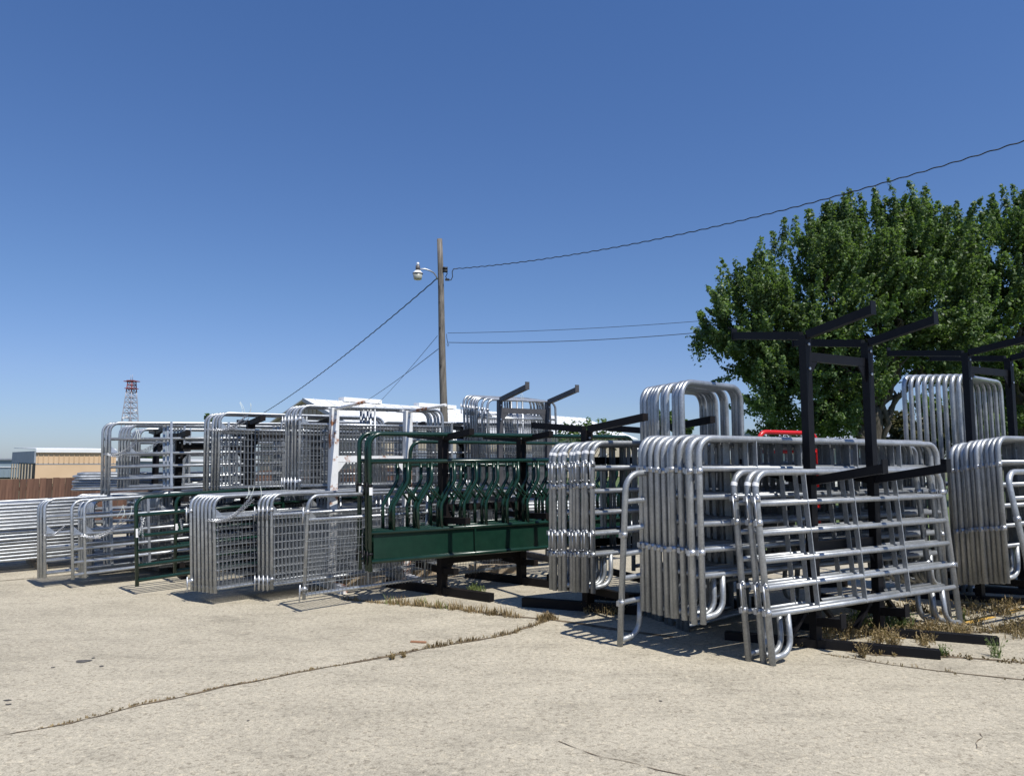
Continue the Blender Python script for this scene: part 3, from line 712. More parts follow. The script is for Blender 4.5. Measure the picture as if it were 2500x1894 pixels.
def tree(name, base, blobs, label, trunk_h, r0, nspray, seed, per=46, size=.15, mat=leafm, spray_len=(.7, 1.5), tips=(), group=None):
    """blobs: ellipsoids (centre, radii) relative to base whose union is the crown"""
    rg = random.Random(seed); root = empty(name, Matrix.Translation(base)); tag(root, label, 'tree', group)
    b = MB(); top = Vector((rg.uniform(-.2, .2), 0, trunk_h)); pts = branch(b, (0, 0, -.1), top, r0, r0*.72, rg, 8, .04); obj('trunk', b.mesh('trunk', bark), root)
    limb_pts = []
    for (c, rad) in blobs:
        for k in range(3):
            q = Vector(c)+Vector((rad[0]*rg.uniform(-.55, .55), rad[1]*rg.uniform(-.55, .55), rad[2]*rg.uniform(-.2, .6)))
            b = MB(); st = pts[rg.choice([4, 5, 6, 7, 8])]; bp_ = branch(b, st, q, r0*.34, .035, rg, 8, .16)
            for m in range(5):
                s_ = bp_[rg.choice([3, 4, 5, 6, 7])]; e = s_+Vector((rg.uniform(-1, 1), rg.uniform(-1, 1), rg.uniform(.1, 1)))*rad[0]*.45; branch(b, s_, e, .04, .015, rg, 4, .15)
            obj('limb', b.mesh('limb', bark), root)
    tot = sum(r[0]*r[1]+r[0]*r[2]+r[1]*r[2] for _, r in blobs); sp = []
    for (c, rad) in blobs:
        k = int(nspray*(rad[0]*rad[1]+rad[0]*rad[2]+rad[1]*rad[2])/tot); c = Vector(c); sc = min(1.0, max(rad)/1.6)
        while k > 0:
            q = Vector((rg.gauss(0, 1), rg.gauss(0, 1), rg.gauss(0, 1))).normalized()
            rr_ = rg.uniform(.78, 1.06) if rg.random() < .8 else rg.uniform(.3, .75)
            cc_ = c+Vector((q.x*rad[0], q.y*rad[1], q.z*rad[2]))*rr_
            inside = any(((cc_.x-c2[0])/r2[0])**2+((cc_.y-c2[1])/r2[1])**2+((cc_.z-c2[2])/r2[2])**2 < .45 for c2, r2 in blobs if Vector(c2) != c)
            if inside and rg.random() < .6: k -= 5; continue
            nn = rg.randint(7, 13); k -= nn
            for _ in range(nn):
                p = cc_+Vector((rg.gauss(0, .34), rg.gauss(0, .34), rg.gauss(0, .22)))*sc
                d_ = (q*.7+Vector((0, 0, .8))+Vector((rg.gauss(0, .3), rg.gauss(0, .3), rg.gauss(0, .2)))).normalized()
                ln = rg.uniform(*spray_len)*(.65+.35*sc); sp.append((p-d_*ln*.45, d_, ln, rg.uniform(.13, .26)))
    for (p, ln) in tips: 
        d_ = Vector((rg.gauss(0, .12), rg.gauss(0, .12), 1)).normalized(); sp.append((Vector(p)-d_*ln*.6, d_, ln, .26)); sp.append((Vector(p)-d_*ln, d_, ln*.9, .36))
    o = obj('crown', leaves_mesh('crown', sp, per, size, mat, seed), root); o['kind'] = 'stuff'
    return root
TY1 = 24.0
def rel(px, py, Y, base): return at(px, py, Y)-Vector(base)
base1 = at(2140, 1120, TY1); base1.z = -.05
def blob(px, py, Y, rx, rz, ry, base): return (rel(px, py, Y, base), (rx/1805*Y, ry, rz/1805*Y))
B1 = [blob(2150, 672, 24, 160, 150, 2.1, base1), blob(2240, 632, 24.5, 95, 100, 1.6, base1), blob(2000, 728, 23.7, 150, 150, 2.1, base1), blob(1870, 805, 23.6, 105, 115, 1.7, base1), blob(1790, 795, 24, 62, 60, 1.1, base1),
      blob(2060, 600, 24.3, 70, 70, 1.3, base1), blob(2225, 598, 24.5, 58, 65, 1.1, base1), blob(1910, 930, 23.6, 95, 85, 1.5, base1), blob(2030, 890, 23.4, 120, 110, 1.7, base1), blob(2240, 790, 23.8, 125, 115, 1.8, base1), blob(1950, 1005, 24, 75, 55, 1.2, base1), blob(2060, 1010, 23.6, 60, 40, 1.0, base1), blob(2290, 900, 24, 60, 60, 1.0, base1)]
tips = [(rel(px, py+20, TY1+rnd.uniform(-.6, .6), base1), ln) for px, py, ln in ((2140, 470, 1.1), (2228, 455, 1.2), (2262, 468, 1.2), (2190, 500, 1), (2300, 500, 1.1), (2338, 500, .9), (2060, 490, 1), (2015, 500, 1), (1975, 520, 1), (1915, 540, 1), (1858, 590, 1.1), (1800, 640, 1), (1755, 710, .9), (1720, 775, .9), (1845, 610, .9), (2100, 485, 1), (1940, 535, .9), (1890, 570, .9), (2245, 480, 1.1), (1703, 800, .7), (1712, 812, .6))]
tree('maple_tree', base1, B1, 'large dark green silver maple filling the right background, nearest the wires', 3.4, .30, 1750, 11, tips=tips, per=190, size=.062)
base2 = at(2520, 1120, 27); base2.z = -.05
B2 = [blob(2465, 655, 27, 115, 135, 2.1, base2), blob(2560, 620, 27, 160, 170, 2.4, base2), blob(2420, 800, 26.5, 100, 130, 1.9, base2), blob(2530, 860, 26.8, 170, 160, 2.2, base2), blob(2430, 940, 27, 90, 90, 1.8, base2), blob(2500, 565, 27, 70, 50, 1.5, base2)]
tips = [(rel(px, py, 27+rnd.uniform(-.6, .6), base2), ln) for px, py, ln in ((2452, 482, 1.2), (2480, 480, 1.2), (2420, 500, 1), (2500, 490, 1), (2380, 555, .9), (2365, 560, .8), (2400, 540, .9))]
tree('maple_tree', base2, B2, 'second maple cut off by the right edge of the picture', 3.6, .34, 1150, 12, tips=tips, per=190, size=.066)
# twiggy olive tree under the maples
base3 = at(2230, 1120, 33); base3.z = -.05
tree('spruce_tree', base3, [blob(2235, 1045, 33, 60, 60, 1.3, base3), blob(2200, 1090, 33, 60, 40, 1.1, base3), blob(2290, 1090, 33, 60, 40, 1.1, base3)], 'olive brown evergreen low between the maple trunk and the right rack', 1.0, .14, 210, 13, per=50, size=.13, mat=leafo, spray_len=(.5, 1.0))
base4 = at(2400, 1120, 40); base4.z = -.05
tree('background_tree', base4, [blob(2330, 1040, 40, 90, 60, 2.0, base4), blob(2470, 1030, 40, 110, 80, 2.2, base4)], 'dark tree mass low behind the second black rack', 1.0, .2, 260, 14, per=40, size=.2)
base5 = at(1632, 1120, 45); base5.z = -.05
tree('background_tree', base5, [blob(1632, 1050, 45, 26, 34, .8, base5), blob(1650, 1075, 45, 30, 30, .8, base5)], 'small distant tree seen between the arched frame legs', .8, .12, 60, 15, per=60, size=.16)
base6 = at(356, 1120, 90); base6.z = -.05
tree('background_tree', base6, [blob(345, 1133, 90, 24, 11, 1.4, base6), blob(375, 1130, 90, 22, 12, 1.4, base6)], 'small green tree above the low pale roof seen through the upper left gates', .3, .15, 60, 16, per=60, size=.28)
base7 = at(520, 1120, 90); base7.z = -.05
tree('background_tree', base7, [blob(523, 1026, 90, 14, 9, .7, base7), blob(520, 1060, 90, 12, 22, .8, base7)], 'thin distant tree top just above the upper mesh gates', 3.0, .15, 30, 17, per=60, size=.24)
# sprawling twigs over the white roof
base8 = at(1400, 1120, 18); base8.z = -.04; rg = random.Random(5)
root = empty('sapling', Matrix.Translation(base8)); tag(root, 'wispy sapling with sparse leaves in front of the white roof end', 'tree')
sp = []; tops = [(1345, 1062), (1362, 1054), (1385, 1046), (1400, 1048), (1420, 1034), (1412, 1044), (1440, 1050), (1460, 1028), (1459, 1040), (1476, 1052), (1490, 1032), (1500, 1044), (1512, 1052), (1430, 1058), (1450, 1060)]
for k, (px, py) in enumerate(tops):
    b = MB(); e = at(px, py+4, 18)-base8; branch(b, (0, 0, 0) if k % 3 else (.05, 0, .1), e, .016, .005, rg, 7, .12); obj('twig', b.mesh('twig', bark), root)
    d_ = Vector((rg.uniform(-.8, .8), 0, 1)).normalized(); sp.append((e-d_*.1, d_, .22, .1))
sp += [(at(rg.uniform(1350, 1500), rg.uniform(1060, 1100), 18)-base8, Vector((0, 0, 1)), .4, .18) for _ in range(26)]
o = obj('crown', leaves_mesh('sapling_leaves', sp, 150, .045, leafm, 18), root); o['kind'] = 'stuff'
# parked vehicle behind the green feeder panels
VY = 19.0; vb = at(1210, 1120, VY); root = empty('parked_van', Matrix.Translation((vb.x, VY, 0)) @ Matrix.Rotation(R(8), 4, 'Z')); tag(root, 'pale blue-grey van parked beyond the racks, seen between feeder bars', 'van')
b = MB(); b.prism([(-2.1, -.85, .35), (2.3, -.85, .35), (2.35, -.85, .95), (1.5, -.85, 1.1), (.95, -.85, 1.85), (-2.1, -.85, 1.9)], (0, 1.7, 0)); obj('body', b.mesh('van_body', carp), root)
for x0_, x1_ in ((-1.9, -1.0), (-.9, .0), (.1, .85)):
    b = MB(); b.prism([(x0_, -.87, 1.15), (x1_+(.2 if x1_ > .5 else 0), -.87, 1.15), (x1_, -.87, 1.7), (x0_, -.87, 1.7)], (0, .02, 0)); obj('window', b.mesh('van_window', glass_m), root)
for x_ in (-1.35, 1.5):
    for y_ in (-.78, .78):
        b = MB(); b.tube([(x_, y_-.1, .33), (x_, y_+.1, .33)], .33, 18); wh = obj('wheel', b.mesh('wheel', rubber), root); b = MB(); b.tube([(x_, y_-.12, .33), (x_, y_+.12, .33)], .17, 12); obj('rim', b.mesh('rim', zinc), wh)
b = MB(); b.box((0.1, -.87, .9), (3.9, .02, .05)); obj('side_trim', b.mesh('side_trim', whitemetal), root)
# ================================================================== THINGS
TH = 30.0
def nvec(th): return Vector((math.sin(R(th)), -math.cos(R(th)), 0))     # towards the viewer side of a panel
def uvec(th): return Vector((math.cos(R(th)), math.sin(R(th)), 0))

# ---- racks
r1p = at(1987, 1544, 6.9); r1p.z = 0
rack((2.76, 6.90, 0), TH, .93, 2.86, [(2.86, .70, .86, .12), (1.50, .74, .80, .12), (.235, .28, .7, .03)], black, 'tall black double-post rack with raised V arms behind the nearest stack of panels', beam=(.98, .8), braces=True, cross=(-.2, .9), pw=.078, bh=.075, skew=37)
rack((5.60, 9.04, 0), TH, .98, 3.0, [(3.0, 1.0, 1.0, .12), (1.62, 0, .80, .1), (.26, .6, .86, .03)], black, 'tall black rack at the right edge holding arched frames', beam=(1.0, .9), cross=(-.2, .9), pw=.078, bh=.075, skew=37)
rack((.86, 8.52, 0), TH, .95, 2.03, [(2.04, 1.02, 1.15, .09), (.24, .75, .8, .02)], brown, 'dark rusty T-rack behind the clamp-hung panels in the middle', pw=.10, beam=(1.05, .78), cross=(-.35, .75), plate=0, skew=40)
rack((-.88, 9.52, 0), 38, 1.28, 1.97, [(1.97, .62, .85, .06), (.93, .55, .6, .02), (.30, .3, .6, .02)], brown, 'dark brown rack carrying the green feeder panels', pw=.10, beam=(.80, .98), cross=(.42, 1.08), bolts=False, plate=0, skew=15)
rack((-2.40, 9.98, 0), 33, 1.085, 2.385, [(2.37, 1.15, .35, .03), (1.25, 0, .5, .0)], white, 'white rack with rust-streaked posts and slim raised arms', pw=.105, pipe=True, cross=(1.70,), beam=(.5, .6))
rack((-.20, 12.05, 0), TH, .93, 2.66, [(2.66, .86, 0, .14), (1.05, .6, .9, .03)], grey, 'grey primed rack with upswept arms behind the green feeders', cross=(-.17,), pw=.075)
rack((-5.16, 11.50, 0), 33, 1.0, 2.04, [(2.06, .7, .9, .02), (1.10, .8, .9, .02), (.16, .7, .8, .01)], brown, 'dark rack holding the leftmost upper tube gates', pw=.10, beam=(.9, .9), plate=0)
rack((-6.28, 13.1, 0), 33, 1.0, 2.16, [(2.16, .8, .8, .05), (1.15, .8, .8, .02)], black, 'far dark rack behind the leftmost gates', pw=.10, beam=(.7, .9), plate=0)
rack((-3.92, 11.10, 0), 33, 1.0, 2.22, [(2.24, .68, .75, .04), (1.17, .7, 1.35, .01), (.16, 1.0, .8, .01)], brown, 'dark rack with short V arms behind the upper mesh gates', pw=.11, beam=(.9, .9), plate=0)

rack((-1.75, 12.95, 0), 30, 1.0, 2.25, [(2.25, .5, .7, .04), (1.18, .8, .8, .01)], black, 'dark rack hidden behind the upper mesh gates and white rack', pw=.10, beam=(.7, .8), plate=0)
# ---- stack D: twelve foot corral panels
P12 = corral_proto(3.66, 4, topc=(1.30,), botc=(.60,))
P10 = corral_proto(2.82, 3, stickers=True, pins=True, topc=(1.36, 1.16), botc=(.62, .42), stx=(.235, .47, .71))
P12s = corral_proto(3.66, 4, stickers=True, pins=True, topc=(1.36, 1.13), botc=(.62, .40), seed=2)
fD = at(1711, 1524, 6.46); rD = at(1563, 1493, 6.96)
stack(P12, 11, fD, rD-fD, TH, 'corral_panel', '%s of eleven plain twelve-foot corral panels in the big stack', 'corral panel', 'twelve-foot corral panels in the big stack', lean=.6, tilt=-.25, jit=.012, seed=3)
fE = at(1880, 1604, 6.30); fE.z = 0
for i, (dx, dy) in enumerate(((0, 0), (-.05, .075), (-.155, .14))):
    inst(P10, 'corral_panel', place(fE+Vector((dx, dy, 0)), TH+i*.3, 5.0-i*.3, 0), ('frontmost ten-foot corral panel leaning on the black rack, all its bays in clear view', 'middle one of the three ten-foot corral panels leaning on the black rack', 'rearmost of the three ten-foot corral panels leaning on the black rack')[i], 'corral panel', 'ten-foot corral panels leaning in front')
fC = at(1443, 1448, 8.0); rC = at(1343, 1439, 8.34)
stack(P12s, 10, fC, rC-fC, TH+1, 'corral_panel', '%s of the corral panels with white stickers on the middle T-rack', 'corral panel', 'stickered corral panels on the middle rack', lean=-.8, tilt=.3, jit=.008, seed=5)
fF = at(2456, 1424, 8.25); rF = at(2343, 1427, 8.66)
stack(P12, 10, fF, rF-fF, TH, 'corral_panel', '%s of the corral panels at the right edge below arched frames', 'corral panel', 'corral panels at the right edge', lean=1.0, tilt=0, jit=.008, seed=6)
# single panels leaning
fH = gnd(1508, 1578)
PH = corral_proto(2.82, 3, topc=(1.02,), botc=(.40,), h=1.60, far=False)
inst(PH, 'corral_panel', place(fH, 36, -6, 2.0), 'single corral panel leaning alone between the middle and big stacks', 'corral panel')
PG = corral_proto(2.82, 3, topc=(1.12,), botc=(.5,))
inst(PG, 'corral_panel', place(Vector((5.10, 7.30, 0)), TH, 9, 0), 'single corral panel leaning at the right edge, cut off by the picture', 'corral panel')
inst(P10, 'corral_panel', place(Vector((1.55, 9.75, .26)), TH, -1, 0), 'corral panel standing on the far side of the middle rack', 'corral panel')
D2 = [(3.0, 8.05), (2.92, 8.13), (2.84, 8.2), (2.76, 8.28)]
for i, (x, y) in enumerate(D2):
    inst(P12, 'corral_panel', place(Vector((x-1.1, y-.55, .26)), TH, -1, 0), ['frontmost', 'second', 'third', 'rearmost'][i]+' panel of the half-hidden stack on the far side of the tall black rack', 'corral panel', 'half-hidden corral panels')

# ---- arched walk-through frames
PJ = bow_proto(1.15, 2.52)
j0 = at(1663, 1120, 7.5); j1 = at(1566, 1120, 8.25)
gaps = [0, .09, .17, .36, .45, .62, .70, .78, .90, 1.0]
for i, t in enumerate(gaps):
    p = Vector((j0.x, 7.5, 0)).lerp(Vector((j1.x, 8.25, 0)), t); inst(PJ, 'arched_frame', place(p, 41-t*1.5), '%s of the ten tall arched frames rising above the big stack' % ordw(i, 10), 'frame', 'arched frames above the big stack')
PJ2 = bow_proto(1.58, 2.80)
for i in range(9):
    t = i/8; inst(PJ2, 'arched_frame', place(Vector((5.80-.65*t, 9.58+.12*t, .02)), 39-t*3), '%s of the nine arched frames standing under the right-hand black rack' % ordw(i, 9), 'frame', 'arched frames at the right rack')

# ---- green feeder panels
PFd = feeder_proto(4.2)
fG = at(899, 1396, 8.78)
inst(PFd, 'feeder_panel', place(fG, 32, 3.2, .3), 'front dark green feeder panel with solid trough sheets and slanted head bars', 'feeder panel', 'green feeder panels')
inst(PFd, 'feeder_panel', place(fG+Vector((-.05, .075, .0)), 32.3, 3.2, .3), 'second green feeder panel pressed close behind the front one', 'feeder panel', 'green feeder panels')
inst(PFd, 'feeder_panel', place(fG+Vector((-.15, .13, .01)), 32, 3.2, .3), 'third green feeder panel whose left post stands apart at the rack end', 'feeder panel', 'green feeder panels')
for i, (px, Y) in enumerate(((994, 10.55),)):
    p = at(px, 1120, Y); p.z = .33; inst(PFd, 'feeder_panel', place(p, 32, -2, 0), 'green feeder panel hanging on the far side of the brown rack', 'feeder panel', 'green feeder panels')

# ---- tube gates, left
PT6 = gate_proto(3.3, 1.055)
PT6g = gate_proto(3.1, 1.13, mat=green, nst=2, zs=(.07, .25, .43, .62, .88), labels=True, r=.024)
grp = 'six-rail tube gates on the lower left'
zA = at(106, 1411, 10.0)
for i, (px, yy) in enumerate(((106, 10.0), (97.5, 10.05), (91, 10.1))):
    p = at(px, 1411, yy); inst(PT6, 'tube_gate', place(p, 45, 7.5, 1.6), ['near one', 'middle one', 'far one'][i]+' of the three tube gates standing furthest left on the ground level', 'gate', grp)
p = at(174, 1415, 9.95); inst(PT6, 'tube_gate', place(p, 47, 7.5, 1.6), 'tube gate set slightly apart, its single post left of the tight trio', 'gate', grp)
for i, (px, yy) in enumerate(((204, 10.05), (198, 10.1), (192, 10.15))):
    p = at(px, 1411, yy); inst(PT6, 'tube_gate', place(p, 45, 7.0, 1.6), ['front', 'middle', 'rear'][i]+' tube gate of the tight trio with chains beside the green gate', 'gate', grp)
for i in range(4):
    p = at(212-7.5*i, 1120, 12.3+.07*i); p.z = .06; inst(PT6, 'tube_gate', place(p, 40, 4, .8), ['front', 'second', 'third', 'rear'][i]+' of the four lower tube gates half hidden behind the left trio', 'gate', 'lower tube gates behind')
p = at(330, 1431, 9.5); inst(PT6g, 'tube_gate', place(p, 47, 4, 2.0), 'dark green tube gate with white labels, standing nearest at left', 'gate', 'green tube gates')
p = at(423, 1406, 10.4); inst(PT6g, 'tube_gate', place(p, 47, 0, 1.5), 'darker green tube gate half hidden behind the chained galvanised gates', 'gate', 'green tube gates')
for i, (px, dy) in enumerate(((262, 0), (254, .05), (245, .1))):
    p = at(px, 1207, 10.6+dy); inst(PT6, 'tube_gate', place(p, 33, 8, 1.2), ['front', 'middle', 'rear'][i]+' gate of the upper left trio of tube gates against the sky', 'gate', 'upper left tube gates')
for i in range(4):
    p = at(308-7.6*i, 1197, 11.8+.06*i); inst(PT6, 'tube_gate', place(p, 33, 2, .8), ['front', 'second', 'third', 'rear'][i]+' of the four upper tube gates behind the leftmost upper trio', 'gate', 'upper tube gates behind')
for i in range(4):
    p = at(334-6*i, 1193, 12.9+.06*i); inst(PT6, 'tube_gate', place(p, 33, 1, .6), ['front', 'second', 'third', 'rear'][i]+' of the four farthest upper tube gates near the radio tower', 'gate', 'farthest upper tube gates')

# ---- mesh gates
PM_M1 = mesh_gate_proto(3.5, 1.145, zr=.87)
PM_M2 = mesh_gate_proto(3.5, 1.145, zr=.88, hinge=True)
PM_SG = mesh_gate_proto(3.45, 1.17, zr=.88, hinge=True, midst=3)
PM_U2 = mesh_gate_proto(2.53, 1.13, zr=.87)
PM_UM = mesh_gate_proto(2.16, 1.15, zr=.88, hinge=True)
for i in range(7):
    t = i/6; p = at(522-57*t, 1449-7*t, 8.84+.2*t); inst(PM_M1 if i < 6 else PM_M2, 'mesh_gate', place(p, 45, 5.5+rnd.uniform(-.3, .3), 1.0), '%s of seven mesh gates in the lower stack beside the green gates' % ordw(i, 7), 'gate', 'lower wire mesh gates')
for i in range(4):
    t = i/3; p = at(660-31*t, 1439-1*t, 9.02+.14*t); inst(PM_M2, 'mesh_gate', place(p, 45, 4+rnd.uniform(-.3, .3), .2), '%s of the four hinged mesh gates left of the lone leaning one' % ordw(i, 4), 'gate', 'hinged wire mesh gates')
inst(PM_SG, 'mesh_gate', place(at(738, 1464, 8.42), 45, -1.5, -.2), 'lone wire mesh gate standing in front, its foot by the grass', 'gate', 'hinged wire mesh gates')
for i in range(5):
    t = (0, .22, .45, .78, 1)[i]; p = at(530-35*t, 1200, 10.4+.2*t); inst(PM_U2, 'mesh_gate', place(p, 33, 5+rnd.uniform(-.2, .2), .1), '%s of the five upper mesh gates with chains tied at the top left' % ordw(i, 5), 'gate', 'upper left mesh gates')
for i in range(5):
    t = (0, .3, .52, .8, 1)[i]; p = at(727-33*t, 1196, 9.9+.18*t); inst(PM_UM, 'mesh_gate', place(p, 31, 3+rnd.uniform(-.2, .2), .2), '%s of the five upper mesh gates behind the white rack' % ordw(i, 5), 'gate', 'upper mesh gates behind the white rack')
PM_K = mesh_gate_proto(1.52, 1.62, zr=1.28, hinge=True)
for i in range(8):
    t = (0, .22, .45, .52, .62, .72, .86, 1)[i]; X0 = -.40-.40*t; p = Vector((X0, 12.40+.42*t, 1.10+.10*t)); inst(PM_K, 'mesh_gate', place(p, 36, 1.0+2*t, .8), '%s of the eight tall narrow mesh gates on the grey rack' % ordw(i, 8), 'gate', 'narrow mesh gates on the grey rack')

PT6d = gate_proto(3.3, 1.12, nst=4)
for i in range(6):
    inst(PT6d, 'tube_gate', place(Vector((-4.45-.04*i, 11.9+.07*i, .08)), 36, 2, .6), '%s of the six tube gates behind the dark left racks' % ordw(i, 6), 'gate', 'tube gates in the second row')
for i in range(6):
    inst(PM_M1, 'mesh_gate', place(Vector((-3.0-.04*i, 11.2+.07*i, .10)), 34, 2, .6), '%s of the six mesh gates in the second row' % ordw(i, 6), 'gate', 'mesh gates in the second row')
for i in range(5):
    inst(PT6d, 'tube_gate', place(Vector((-3.6-.04*i, 12.1+.07*i, 1.22)), 34, 1, .3), '%s of the five upper tube gates behind the upper mesh gates' % ordw(i, 5), 'gate', 'upper tube gates in the second row')
for i in range(5):
    inst(PT6d, 'tube_gate', place(Vector((-2.2-.04*i, 12.3+.07*i, 1.22)), 30, 1, .3), '%s of the five raised tube gates behind the white rack' % ordw(i, 5), 'gate', 'tube gates behind the white rack')
for i in range(8):
    p = at(236-4.5*i, 1120, 10.95+.06*i); p.z = .07; inst(PT6, 'tube_gate', place(p, 40, 4, 1.0), '%s of eight tube gates packed behind the chained lower trio' % ordw(i, 8), 'gate', 'tube gates packed behind the trio')
for i in range(7):
    p = at(395-5*i, 1120, 11.0+.06*i); p.z = .07; inst(PM_M1, 'mesh_gate', place(p, 40, 3, 1.0), '%s of seven mesh gates packed behind the green tube gates' % ordw(i, 7), 'gate', 'mesh gates packed behind the green gates')
# ---- chains bundled on gates
def chain(pa, pb, sag, label, n=34, seed=0, cat='chain', group='hanging gate chains'):
    pa = Vector(pa); pb = Vector(pb); o = obj('chain', chain_mesh((0, 0, 0), pb-pa, sag, n, .011, seed).mesh('chain', zinc)); o.location = pa; tag(o, label, cat, group); return o
def chains(starts, tiep, labelf, sag=.06, seed=0):
    for i, s_ in enumerate(starts):
        chain(s_, Vector(tiep)+Vector((rnd.uniform(-.03, .03), rnd.uniform(-.03, .03), rnd.uniform(-.04, .04))), sag+rnd.uniform(0, .05), labelf % ['nearest', 'second', 'third', 'farthest'][i], seed=seed+i)
chains([at(262-8*k, 1108, 10.5+.05*k) for k in range(2)], at(333, 1074, 10.55), '%s chain drawn up to a tie on the upper left trio of tube gates', .08)
chains([at(300-7*k, 1106, 11.7+.05*k) for k in range(3)], at(388, 1076, 11.75), '%s dark chain swagged on the upper gates behind the left trio', .08)
chains([at(205-7*k, 1306, 9.97+.05*k) for k in range(3)], at(300, 1266, 10.1), '%s chain swagged across the lower tight trio of tube gates', .09)
chains([at(108, 1306, 10.0)], at(166, 1284, 10.1), '%s chain on the furthest left lower gate', .05)
chains([at(524-8*k, 1269, 8.80+.05*k) for k in range(3)], at(617, 1216, 9.0), '%s bright chain swagged on the lower mesh gate stack', .08)
chains([at(527-9*k, 1047, 10.35+.05*k) for k in range(4)], at(603, 1015, 10.5), '%s chain gathered at the top of the upper left mesh gates', .07)
chain(at(345, 1262, 9.45), at(349, 1312, 9.45), .0, 'short chain hanging in a loop on the near green gate', 16)
chain(at(352, 1264, 9.45), at(338, 1306, 9.45), .02, 'second strand of the chain looped on the near green gate', 16, 1)
chain(at(440, 1268, 10.35), at(446, 1300, 10.35), .0, 'short chain hanging on the far green gate', 14)
# plastic ties sticking up from the chain bundles
def ties(px, py, Y, label, seed):
    rg = random.Random(seed); p0 = at(px, py, Y); b = MB()
    for k in range(4):
        d_ = Vector((rg.uniform(-.5, .5), rg.uniform(-.2, .2), 1))*rg.uniform(.09, .17); s_ = Vector((rg.uniform(-.1, .1), 0, 0)); b.tube([s_, s_+d_*.5+Vector((.01, 0, 0)), s_+d_], .003, 4)
    o = obj('cable_tie', b.mesh('cable_tie', tie)); o.location = p0; tag(o, label, 'cable tie')
ties(601, 1008, 10.5, 'pale plastic ties sticking up from the chain bundle on the upper left mesh gates', 1)
ties(617, 1216, 8.95, 'pale plastic ties sticking up above the lower mesh gate stack', 2)
ties(338, 1072, 10.5, 'pale plastic ties on the upper left tube gate chains', 3)
ties(1265, 975, 11.9, 'pale plastic ties on the grey rack gates', 4)
ties(300, 1262, 10.0, 'pale plastic ties on the lower trio chains', 5)

# ---- flat pile of gates at far left
def flat_gate_proto(L, w_, h=.045):
    r = .02; b = MB(); rc = .13; P = []
    pts = []
    for (cx, cy, a0) in ((L-rc, rc, -90), (L-rc, w_-rc, 0), (rc, w_-rc, 90), (rc, rc, 180)):
        for i in range(5):
            a = R(a0+90*i/4); pts.append((cx+rc*math.cos(a), cy+rc*math.sin(a), 0))
    b.tube(pts, r, 8, closed=True); P.append(('frame', b.mesh('flat_gate_frame', galv)))
    for t in (.25, .5, .75): P.append(('rail', MB().tube([(r, w_*t, 0), (L-r, w_*t, 0)], r*.9, 7).mesh('flat_gate_rail', galv)))
    return P
PFl = flat_gate_proto(3.6, 1.05)
rgp = random.Random(9); u45 = uvec(42)
NP = 17; cwords = ['bottom', 'second from bottom', 'third from bottom', 'fourth from bottom', 'fifth from bottom', 'sixth from bottom', 'seventh from bottom', 'eighth from bottom', 'middle', 'eighth from top', 'seventh from top', 'sixth from top', 'fifth from top', 'fourth from top', 'third from top', 'second from top', 'topmost']
pb = at(0, 1372, 11.2); pb = Vector((pb.x, 11.2, 0))
for k in range(NP):
    z = .14+k*.0515; s_ = -2.35+rgp.uniform(-.04, .04); p = pb+u45*s_+nvec(42)*rgp.uniform(-.025, .025)+Vector((0, 0, z))
    inst(PFl, 'stacked_gate', Matrix.Translation(p) @ Matrix.Rotation(R(42+rgp.uniform(-.4, .4)), 4, 'Z') @ Matrix.Rotation(R(-1.2), 4, 'Y'), '%s gate of the tall flat-lying pile at the left edge' % cwords[k], 'gate', 'gates piled flat at the left edge')
PFs = flat_gate_proto(3.0, 1.0)
q0 = at(172, 1120, 12.8)
for k in range(7):
    z = .14+1.0+.03+k*.045; p = Vector((q0.x+rgp.uniform(-.06, .06), 12.9+rgp.uniform(-.03, .03), z)); inst(PFs, 'stacked_gate', Matrix.Translation(p) @ Matrix.Rotation(R(26+rgp.uniform(-1.5, 1.5)), 4, 'Z'), '%s gate in the small upper pile lying in front of the fence' % ['bottom', 'second lowest', 'third lowest', 'middle', 'third highest', 'second highest', 'top'][k], 'gate', 'small upper pile of gates')
cw2 = ['lowest', 'second lowest', 'third lowest', 'fourth lowest', 'fifth lowest', 'sixth lowest', 'seventh lowest', 'middle', 'seventh highest', 'sixth highest', 'fifth highest', 'fourth highest', 'third highest', 'second highest', 'highest']
for (cx, cy, nm) in ((-3.4, 14.2, 'left'), (-.4, 14.6, 'right'), (-6.6, 12.9, 'leftmost')):
    for k in range(15):
        inst(PFl, 'stacked_gate', Matrix.Translation((cx+rgp.uniform(-.05, .05), cy+rgp.uniform(-.04, .04), .1+k*.065)) @ Matrix.Rotation(R(20+rgp.uniform(-1, 1)), 4, 'Z'), '%s gate in the %s flat pile far behind the feeder panels' % (cw2[k], nm), 'gate', 'gates piled flat behind the feeders')
# a low dark cradle carries the upper pile
root = empty('pile_cradle', Matrix.Translation((q0.x, 12.9, 0)) @ Matrix.Rotation(R(26), 4, 'Z')); tag(root, 'dark steel cradle carrying the small upper gate pile before the fence', 'rack')
for x_ in (.5, 2.5):
    for y_ in (.15, .85):
        b = MB(); b.box((x_, y_, .55), (.07, .07, 1.1)); obj('leg', b.mesh('cradle_leg', brown), root)
    b = MB(); b.box((x_, .5, 1.115), (.08, .95, .05)); obj('crossbar', b.mesh('cradle_crossbar', brown), root)
for k, s_ in enumerate((-.9, .55)):
    p = pb+u45*s_; b = MB(); b.box((0, .5, .045), (.09, 1.2, .09)); o = obj('timber_bearer', b.mesh('timber_bearer', lumber)); o.matrix_world = Matrix.Translation(p) @ Matrix.Rotation(R(42), 4, 'Z'); tag(o, ['left', 'right'][k]+' timber bearer under the flat gate pile at left', 'timber')

